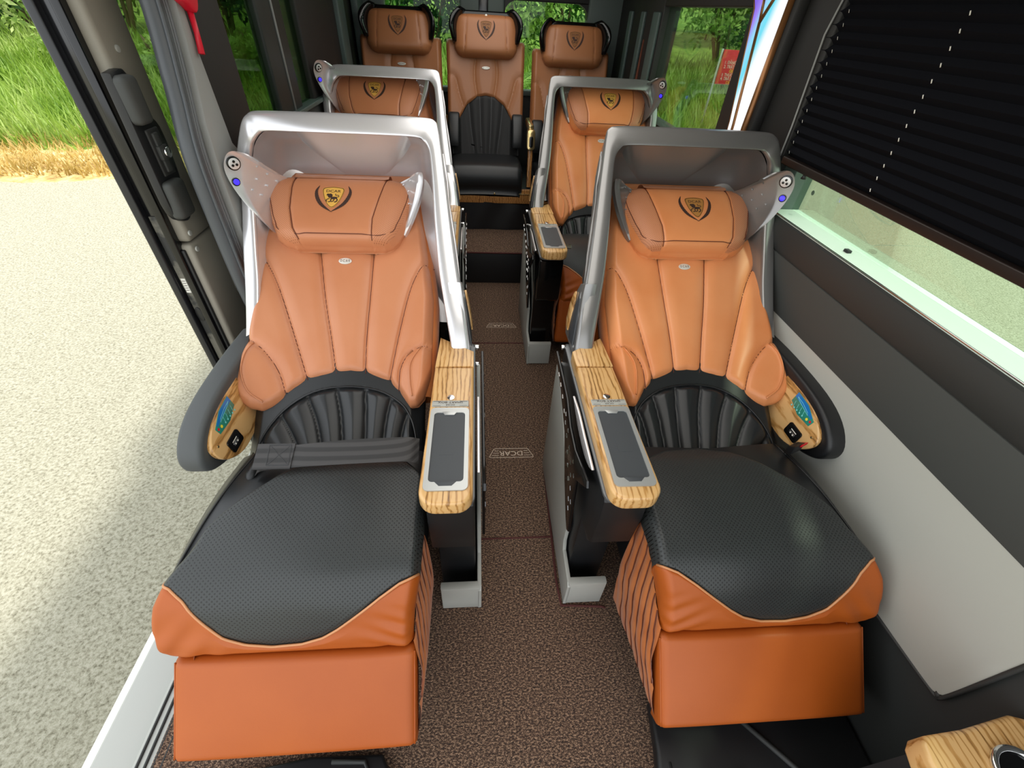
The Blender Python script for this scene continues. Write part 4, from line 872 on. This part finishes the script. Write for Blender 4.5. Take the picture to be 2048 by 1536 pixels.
# rubber seal
sealp = smoothpl([(-1.0, -.04, 1.9), (-1.0, -.055, 1.6), (-1.0, -.10, 1.40), (-1.0, -.145, 1.23), (-1.0, -.15, 1.0), (-.998, -.145, .8), (-.99, -.13, .55), (-.99, -.13, .2)], 6)
sa = st('trim_5', w.tube('trim_5', sealp, .030, RUB, None, seg=10, sy=.8))
for d_ in (-.014, .006, .022):
    w.tube('seal_rib', [(a+.022, b+d_, c) for a, b, c in sealp], .006, P('seal_rib_rubber', '6A6E72', .35) if d_ > 0 else RUB, sa, seg=6)

# hammer
hm = empty('emergency_hammer', (-.95, .0, 1.55), label='red emergency hammer hanging on the black pillar', cat='hammer'); f = S(hm)
f.tube('hammer_handle', [(-.945, .01, 1.575), (-.942, .0, 1.52), (-.94, -.015, 1.475)], [.009, .0075, .009], REDP, seg=8)
f.prism('hammer_head', smoothpl([(-.045, 1.66), (.03, 1.66), (.045, 1.63), (.035, 1.59), (.01, 1.565), (-.02, 1.58), (-.05, 1.60), (-.045, 1.66)], 3)[:-1], lambda a, b, c: (c, a, b), -.955, -.925, REDP, .006, seg=3)

# ---------------------------------------------------------------- sliding door, pushed back outside the body
dr = st('door_1', w.box('door_1', -1.215, -1.165, -.165, 1.5, -.15, .96, P('door_black_paint', '0E0F12', .18, coat=.5), .006))
DP = bpy.data.materials['door_black_paint']
w.box('window_frame_front', -1.215, -1.165, -.165, .0, .96, 1.95, DP, .006, dr)
w.box('window_frame_rear', -1.215, -1.165, 1.38, 1.5, .96, 1.95, DP, .006, dr)
w.box('window_frame_top', -1.215, -1.165, .0, 1.38, 1.80, 1.95, DP, .006, dr)
w.box('edge_flange', -1.232, -1.205, -.185, -.15, -.15, 1.95, P('worn_black_paint', '1A1B1F', .3), .006, dr)
w.box('edge_dust', -1.20, -1.168, -.1685, -.163, -.15, 1.06, P('dusty_paint', '6A675C', .6, noise=(14, '2A2A28', .45, .55)), .001, dr)
w.box('edge_rubber', -1.17, -1.145, -.185, -.15, -.15, 1.95, GLOSSB, .005, dr)
w.box('edge_rubber', -1.150, -1.135, -.175, -.13, -.15, .95, MATB, .004, dr)
w.box('lower_door_trim', -1.17, -1.112, -.165, 1.48, .0, .965, WARMG, .012, dr)
w.box('upper_door_trim', -1.17, -1.110, -.160, -.012, .972, 1.95, WARMG, .014, dr)
w.box('rear_door_trim', -1.17, -1.112, 1.36, 1.48, .972, 1.95, WARMG, .014, dr)
w.box('window_ledge', -1.17, -1.112, -.10, 1.48, .972, 1.130, WARMG, .012, dr)
w.box('window_glass', -1.19, -1.186, -.01, 1.39, 1.10, 1.82, CLEAR, 0, dr)
for yy, zz_ in ((-.105, 1.485), (-.145, 1.00), (-.145, .945)): w.prism('trim_screw', circ(yy, zz_, .009, 14), lambda a, b, c: (c, a, b), -1.112, -1.106, GREYB, .002, dr)
w.prism('storage_pocket', rrect(-.02, .30, .70, .93, .03), lambda a, b, c: (c, a, b), -1.114, -1.107, P('pocket_grey', '6E6B61', .6), .003, dr)
for k_ in range(3): w.prism('pocket_slot', rrect(.0, .09, .66-.055*k_, .695-.055*k_, .008), lambda a, b, c: (c, a, b), -1.113, -1.106, bpy.data.materials['pocket_grey'], .003, dr)
hd = w.prism('handle_housing', smoothpl([(-.195, 1.44), (-.135, 1.445), (-.12, 1.40), (-.11, 1.34), (-.08, 1.30), (-.08, 1.20), (-.095, 1.12), (-.10, 1.065), (-.14, 1.04), (-.195, 1.08), (-.20, 1.20), (-.195, 1.44)], 3)[:-1], lambda a, b, c: (c, a, b), -1.125, -1.098, MATB, .006, dr)
w.box('grip', -1.112, -1.070, -.195, -.135, 1.32, 1.435, MIDG, .014, dr); w.box('grip', -1.112, -1.072, -.195, -.115, 1.06, 1.17, MIDG, .014, dr)
w.box('latch_plate', -1.10, -1.092, -.165, -.105, 1.18, 1.305, DARKG, .004, dr)
w.box('latch_bar', -1.094, -1.086, -.150, -.125, 1.19, 1.295, MIDG, .003, dr)
w.prism('door_lock', rrect(-.155, -.112, 1.222, 1.262, .006), lambda a, b, c: (c, a, b), -1.094, -1.082, MIDG, .003, dr)
w.prism('lock_cylinder', circ(-.130, 1.242, .015, 18), lambda a, b, c: (c, a, b), -1.085, -1.074, CHROME, .003, dr)
st_ = w.prism('door_sticker', [(-1.195, .79), (-1.180, .79), (-1.180, .845), (-1.195, .845)], lambda a, b, c: (a, c, b), -.170, -.1675, WHITEM, 0, dr)
V, F = join([stroke([(-1.193, .80+.009*i), (-1.182, .80+.009*i)], .002) for i in range(5)]); w.mesh('sticker_print', [(a, -.1705, b) for a, b in V], F, DBR, dr, smooth=False)
w.prism('edge_plug', circ(-1.188, .70, .013, 16, .03), lambda a, b, c: (a, c, b), -.171, -.165, MATB, .001, dr)

# ---------------------------------------------------------------- rear wall with two windows
wb = st('wall_rear', w.box('wall_rear', -1.10, 1.06, 2.72, 2.80, 0, 1.08, DARKG, 0))
RG = P('rear_door_trim_grey', '55605C', .6)
w.box('centre_post', -.28, .06, 2.70, 2.80, 1.08, 1.94, RG, .02, wb); w.box('centre_strip', -.135, -.065, 2.69, 2.71, 1.08, 1.94, GLOSSB, .004, wb)
w.box('left_post', -1.10, -.84, 2.70, 2.80, 1.08, 1.94, RG, .02, wb); w.box('right_post', .70, 1.0, 2.68, 2.80, 1.08, 1.94, RG, .02, wb)
w.box('left_lining', -1.04, -.99, 2.5, 2.72, 1.08, 1.94, TEAL, .01, wb)
w.box('window_bottom_rail', -1.10, 1.0, 2.69, 2.80, 1.06, 1.10, RG, .01, wb)
w.box('top_rail', .0, 1.0, 2.70, 2.80, 1.66, 1.94, PBLK, .01, wb); w.box('top_rail', -1.10, .0, 2.70, 2.80, 1.74, 1.94, PBLK, .01, wb)
for sx, sy_, ex_ in ((.06, 1.66, 1), (.70, 1.66, -1)):
    w.prism('corner_fillet', [(sx, sy_), (sx+ex_*.07, sy_), (sx+ex_*.03, sy_-.02), (sx+ex_*.008, sy_-.045), (sx, sy_-.09)], lambda a, b, c: (a, c, b), 2.70, 2.78, PBLK, 0, wb)
st('window_4', w.box('window_4', -.86, -.26, 2.75, 2.754, 1.08, 1.76, REARG, 0)); st('window_5', w.box('window_5', .04, .72, 2.75, 2.754, 1.08, 1.68, REARG, 0))

# ---------------------------------------------------------------- things at the near end
mt_ = empty('black_mat', (.75, -1.7, .0), label='black moulded plastic floor cover below the front window-side seat', cat='floor cover'); f = S(mt_)
f.prism('cover_panel', [(.345, -1.415), (.30, -1.62), (.26, -2.1), (.955, -2.1), (.955, -1.30), (.36, -1.30)], lambda a, b, c: (a, b, c), .002, .05, MATB, .012, seg=3)
f.tube('moulded_rib', [(.62, -1.36, .052), (.75, -1.50, .056), (.90, -1.60, .052)], .008, DARKG); f.tube('moulded_rib', [(.40, -1.47, .050), (.58, -1.47, .054)], .005, DARKG); f.tube('moulded_rib', [(.375, -1.44, .050), (.365, -1.6, .052)], .004, DARKG)
wa = empty('front_armrest', (.84, -1.8, .60), label='wooden armrest with chrome cup ring in the lower right corner', cat='armrest'); f = S(wa)
f.prism('wood_top', [(.700, -1.505), (.716, -1.492), (.80, -1.487), (.92, -1.470), (.955, -1.48), (.955, -1.95), (.70, -1.95), (.690, -1.60), (.692, -1.53)], lambda a, b, c: (a, b, c), .52, .585, WOOD, .010, seg=4)
f.prism('armrest_body', [(.71, -1.51), (.945, -1.49), (.945, -1.95), (.71, -1.95)], lambda a, b, c: (a, b, c), .05, .52, MATB, .01)
ringp = [(.850+.046*math.cos(t_), -1.562+.042*math.sin(t_), .590) for t_ in np.linspace(0, 2*math.pi, 33)[:-1]]
f.tube('cup_ring', ringp, .0065, CHROME, closed=True, seg=10); f.prism('cup_well', circ(.850, -1.562, .043, 28, .039), lambda a, b, c: (a, b, c), .583, .5872, GLOSSB, 0)
lf = empty('floor_track', (-.5, -1.5, 0), label='black seat rail cover on the floor under the door-side leg rest', cat='rail cover'); f = S(lf)
f.prism('cover', [(-.86, -1.40), (-.86, -1.9), (-.38, -1.9), (-.385, -1.44), (-.425, -1.375), (-.62, -1.37)], lambda a, b, c: (a, b, c), .002, .03, MATB, .008, seg=3)
f.tube('cover_rib', [(-.56, -1.385, .031), (-.47, -1.39, .033), (-.445, -1.43, .033), (-.44, -1.8, .031)], .006, DARKG)
sg_ = st('trim_6', w.box('trim_6', -1.11, -1.0, -2.9, -.12, -.05, -.005, GREYB, .006))
for k_ in range(4): w.tube('sill_rib', [(-1.095+.022*k_, -2.9, -.003), (-1.095+.022*k_, -.14, -.003)], .004, DARKG, sg_, seg=6)
sp = empty('side_step', (-1.3, -1.6, -.2), label='white side step board outside the open door', cat='step'); f = S(sp)
f.box('step_board', -1.375, -1.10, -2.9, -.80, -.235, -.20, P('white_step_paint', 'F4F4F0', .5), .008)
f.box('step_end_reflector', -1.372, -1.33, -1.50, -1.335, -.2005, -.197, YEL, .001)
f.box('step_bracket', -1.15, -1.06, -2.6, -.9, -.30, -.22, MATB, .01)

# ---------------------------------------------------------------- outdoors
GZ = -.62
gr = st('ground', w.box('ground', -40, 40, -25, 45, GZ-.2, GZ, GRAVEL, 0))
o_ = w
def bank_y(x): return float(interp([(-40, -6), (-16, 4.6), (-9, 6.6), (-6, 6.9), (-3, 7.4), (4, 7.6), (9, 6.5), (14, 4.0), (40, -8)], x))
# dry strip and green bank
G = []
for j, dy_ in enumerate((-1.5, -1.1, -.4, .3, .9, 1.4)):
    G.append([(x, bank_y(x)+dy_+.25*math.sin(x*1.3+j), GZ+(-.01 if j == 0 else .004+.03*(j-1)+.02*math.sin(x*3+j)*(j > 1))) for x in np.linspace(-40, -1.5, 90)])
w.grid('dirt', np.array(G), DRYM, None)['kind'] = 'structure'; bpy.data.objects['dirt'].name = 'dry_verge'
G = []
for j, (dy_, hz) in enumerate(((-.6, -.1), (0, .02), (.8, .16), (1.8, .42), (3, .75), (4.5, 1.0), (7, 1.4), (12, 2.2), (20, 3.5))):
    G.append([(x, bank_y(x)+dy_+.2*math.sin(x*.9+j*2), GZ+hz+.06*math.sin(x*1.7+j)) for x in np.linspace(-40, 40, 120)])
w.grid('bank', np.array(G), GBANK, None)['kind'] = 'structure'; bpy.data.objects['bank'].name = 'green_bank'
def bank_z(d): return GZ+float(interp([(-1.6, 0), (-.6, .0), (0, .02), (.8, .16), (1.8, .42), (3, .75), (4.5, 1.0), (7, 1.4), (12, 2.2)], d))
rnd = np.random.RandomState(3)
def blades(name, n, xr_, dr_, hr_, mat, lean=.5, wd_=.012, curve=True):
    V = []; F = []
    for i in range(n):
        x = rnd.uniform(*xr_); d = rnd.uniform(*dr_); y = bank_y(x)+d; z = bank_z(d)-.03; h = rnd.uniform(*hr_); a = rnd.uniform(0, 6.28); l = rnd.uniform(.1, lean)*h
        dx, dy_ = math.cos(a), math.sin(a); sx, sy = -dy_*wd_, dx*wd_; k_ = len(V)
        V += [(x-sx, y-sy, z), (x+sx, y+sy, z), (x+dx*l*.35+sx*.7, y+dy_*l*.35+sy*.7, z+h*.6), (x+dx*l*.35-sx*.7, y+dy_*l*.35-sy*.7, z+h*.6), (x+dx*l, y+dy_*l, z+h)]
        F += [(k_, k_+1, k_+2, k_+3), (k_+3, k_+2, k_+4)]
    return tag(w.mesh(name, V, F, mat, None, smooth=False), kind='stuff')
tag(blades('tall_grass', 42000, (-16, 13), (.2, 5.0), (.25, .65), L4M, .8, .016), 'tall bright green grass covering the roadside bank', 'grass')
tag(blades('dry_grass', 9000, (-16, -1.5), (-1.2, .6), (.06, .28), L5M, 1.2, .014), 'straw coloured dry grass along the edge of the road', 'grass')
tag(blades('dry_grass_tuft', 3000, (3.5, 8), (-.2, .8), (.1, .4), L5M, 1.1, .012), 'dry grass tufts seen through right rear window', 'grass')
def leaves(c, r, n, size, shell=.55):
    V = []; F = []
    for i in range(n):
        d = rnd.normal(size=3); d /= np.linalg.norm(d); q = (shell+(1-shell)*rnd.rand()); q *= 1+.18*math.sin(d[0]*5+c[0])*math.sin(d[2]*6+c[1]); p = np.array(c)+d*np.array(r)*q
        a = rnd.normal(size=3); a /= np.linalg.norm(a); b = np.cross(a, rnd.normal(size=3)); b /= np.linalg.norm(b); s_ = size*rnd.uniform(.6, 1.3); k_ = len(V)
        V += [tuple(p-a*s_), tuple(p-b*s_*.38), tuple(p+a*s_), tuple(p+b*s_*.38)]; F.append((k_, k_+1, k_+2, k_+3))
    return V, F
def bush(x, d, r, hgt, mat, n, size, label, group, name='bush'):
    y = bank_y(x)+d; z = bank_z(d); root = empty(name, (x, y, z), label=label, cat='bush' if name == 'bush' else 'tree', group=group); f = S(root)
    parts = []
    for k_ in range(5):
        cx = x+rnd.uniform(-.45, .45)*r; cy = y+rnd.uniform(-.3, .3)*r; cz = z+hgt*rnd.uniform(.35, .72); rr = r*rnd.uniform(.5, .7)
        parts.append(leaves((cx, cy, cz), (rr, rr*.8, hgt*rnd.uniform(.28, .4)), n//5, size))
    V, F = join(parts); f.mesh('foliage', V, F, mat, smooth=False)
    st_ = join([tube_geo([(x, y, z-.1), (x+rnd.uniform(-.4, .4)*r, y+.1, z+hgt*.5), (x+rnd.uniform(-.6, .6)*r, y, z+hgt*.8)], [.05, .035, .012], 6) for _ in range(3)]); f.mesh('stem', st_[0], st_[1], BARK)
GR = 'bushes and trees on the bank outside'
ORD = ['leftmost']+[w_+' from the left' for w_ in 'second third fourth fifth sixth seventh eighth ninth tenth eleventh twelfth thirteenth fourteenth fifteenth sixteenth seventeenth eighteenth nineteenth twentieth'.split()]
xs_ = np.linspace(-19, 15, 20)
for i, x in enumerate(xs_):
    m_ = (L2M, L3M, L1M)[i % 3]; x = float(x+rnd.uniform(-.4, .4))
    where = 'left of the open door' if x < -7 else ('beyond the door-side windows' if x < -2.6 else ('behind the rear windows' if x < 2.2 else 'beyond the right-hand windows'))
    kd = ('mid green', 'deep green', 'bright green')[i % 3]
    bush(x, rnd.uniform(4.4, 6.2), rnd.uniform(1.5, 2.1), rnd.uniform(2.6, 3.8), m_, 3600, .095, '%s leafy bush on the bank, %s, %s' % (kd, ORD[i], where), '%s bushes %s' % (kd, where))
xs_ = np.linspace(-22, 18, 16)
for i, x in enumerate(xs_):
    x = float(x); where = 'door side' if x < -3 else ('rear' if x < 3 else 'window side')
    bush(x, rnd.uniform(8.5, 10.5), rnd.uniform(2.2, 2.8), rnd.uniform(5, 7), L3M, 4200, .16, 'dark tall tree at the back, %s in the row' % ORD[i], 'tall backdrop trees, %s' % where, 'tree')
for i, (x, d) in enumerate(((-6.4, 2.8), (-8.2, 3.4), (-10.5, 3.0), (-4.6, 3.2), (3.2, 3.0), (6.0, 3.2))):
    wh = 'door side' if x < 0 else 'window side'
    bush(x, d, .8, 1.0, L1M, 1500, .06, 'low yellow-green shrub in the tall grass, %s' % ('second from the left of those by the door', 'third from the left', 'leftmost of all', 'nearest the rear of the van', 'beyond the right windows, nearer the rear', 'beyond the right windows, behind the red sign')[0 if x == -8.2 else 1 if x == -6.4 else 2 if x == -10.5 else 3 if x == -4.6 else 4 if x == 3.2 else 5], 'low shrubs in the grass, %s' % wh, 'bush')
def palm(x, d, hgt, n, label, ln=2.2):
    y = bank_y(x)+d; z = bank_z(d); root = empty('palm', (x, y, z), label=label, cat='palm'); f = S(root)
    f.tube('trunk', [(x, y, z-.1), (x+.05, y, z+hgt)], [.14, .10], BARK)
    for k_ in range(n):
        az = 2*math.pi*k_/n+rnd.uniform(-.2, .2); el = rnd.uniform(.35, 1.25); pts = []
        for q in np.linspace(0, 1, 12):
            rr = ln*q*math.cos(el*(1-.15*q)); zz_ = z+hgt+ln*(q*math.sin(el)-.75*q*q); pts.append((x+rr*math.cos(az), y+rr*math.sin(az), zz_))
        parts = [tube_geo(pts, [.018-.013*q for q in np.linspace(0, 1, 12)], 5)]; V = []; F = []
        for a in range(26):
            q = .12+.86*a/26; i0 = int(q*11); t_ = q*11-i0; p = Vector(pts[i0]).lerp(Vector(pts[min(i0+1, 11)]), t_); dv = (Vector(pts[min(i0+1, 11)])-Vector(pts[i0])).normalized(); sd_ = dv.cross(Vector((0, 0, 1))).normalized()
            for sg in (-1, 1):
                L_ = .42*math.sin(math.pi*(.15+.8*q)); tip = p+(sd_*sg*.8+dv*.55+Vector((0, 0, -.25)))*L_; k2 = len(V)
                V += [tuple(p-dv*.014), tuple(p+dv*.014), tuple(tip)]; F.append((k2, k2+1, k2+2))
        parts.append((V, F)); V, F = join(parts); f.mesh('frond', V, F, L1M, smooth=False)
palm(-1.6, 1.2, .3, 13, 'feathery palm behind the door-side rear window')
palm(.5, 1.6, .3, 12, 'feathery palm between the two rear windows')
palm(1.9, 2.0, .2, 11, 'feathery palm behind the window-side rear window')
palm(-13.0, 3.6, .3, 11, 'feathery palm at the far left of the verge')
# red sign
sgx = empty('red_sign', (5.35, 9.0, -.4), label='red notice board with white lettering in the grass beyond right rear window', cat='sign'); f = S(sgx)
f.box('board', 4.80, 6.05, 9.0, 9.03, .62, 1.19, P('sign_red', 'E02838', .5), .004)
for xx in (4.78, 6.03): f.tube('post', [(xx, 9.05, -.6), (xx, 9.05, 1.2)], .022, GREYB)
for s_, xx, zz_, sz, mt in (('BẢNG NỘI QUY', 5.13, 1.085, .125, WHITEM), ('1. ĐĂNG KÝ - ĐĂNG NHẬP', 4.88, .985, .075, WHITEM), ('2. TRẬT TỰ - AN TOÀN', 4.88, .915, .075, WHITEM), ('GIỮ VỆ SINH', 5.02, .845, .07, YEL), ('3. THỰC HIỆN ĐÚNG', 4.88, .78, .075, WHITEM), ('4. TRẢ SÂN ĐÚNG GIỜ', 4.88, .715, .075, WHITEM), ('CẢM ƠN', 5.02, .65, .07, YEL)):
    V, F = text_geo(s_, sz); x0_ = min(a for a, b in V); f.mesh('lettering', [(xx+(a-x0_)*.85, 8.992, zz_+b) for a, b in V], F, mt, smooth=False)
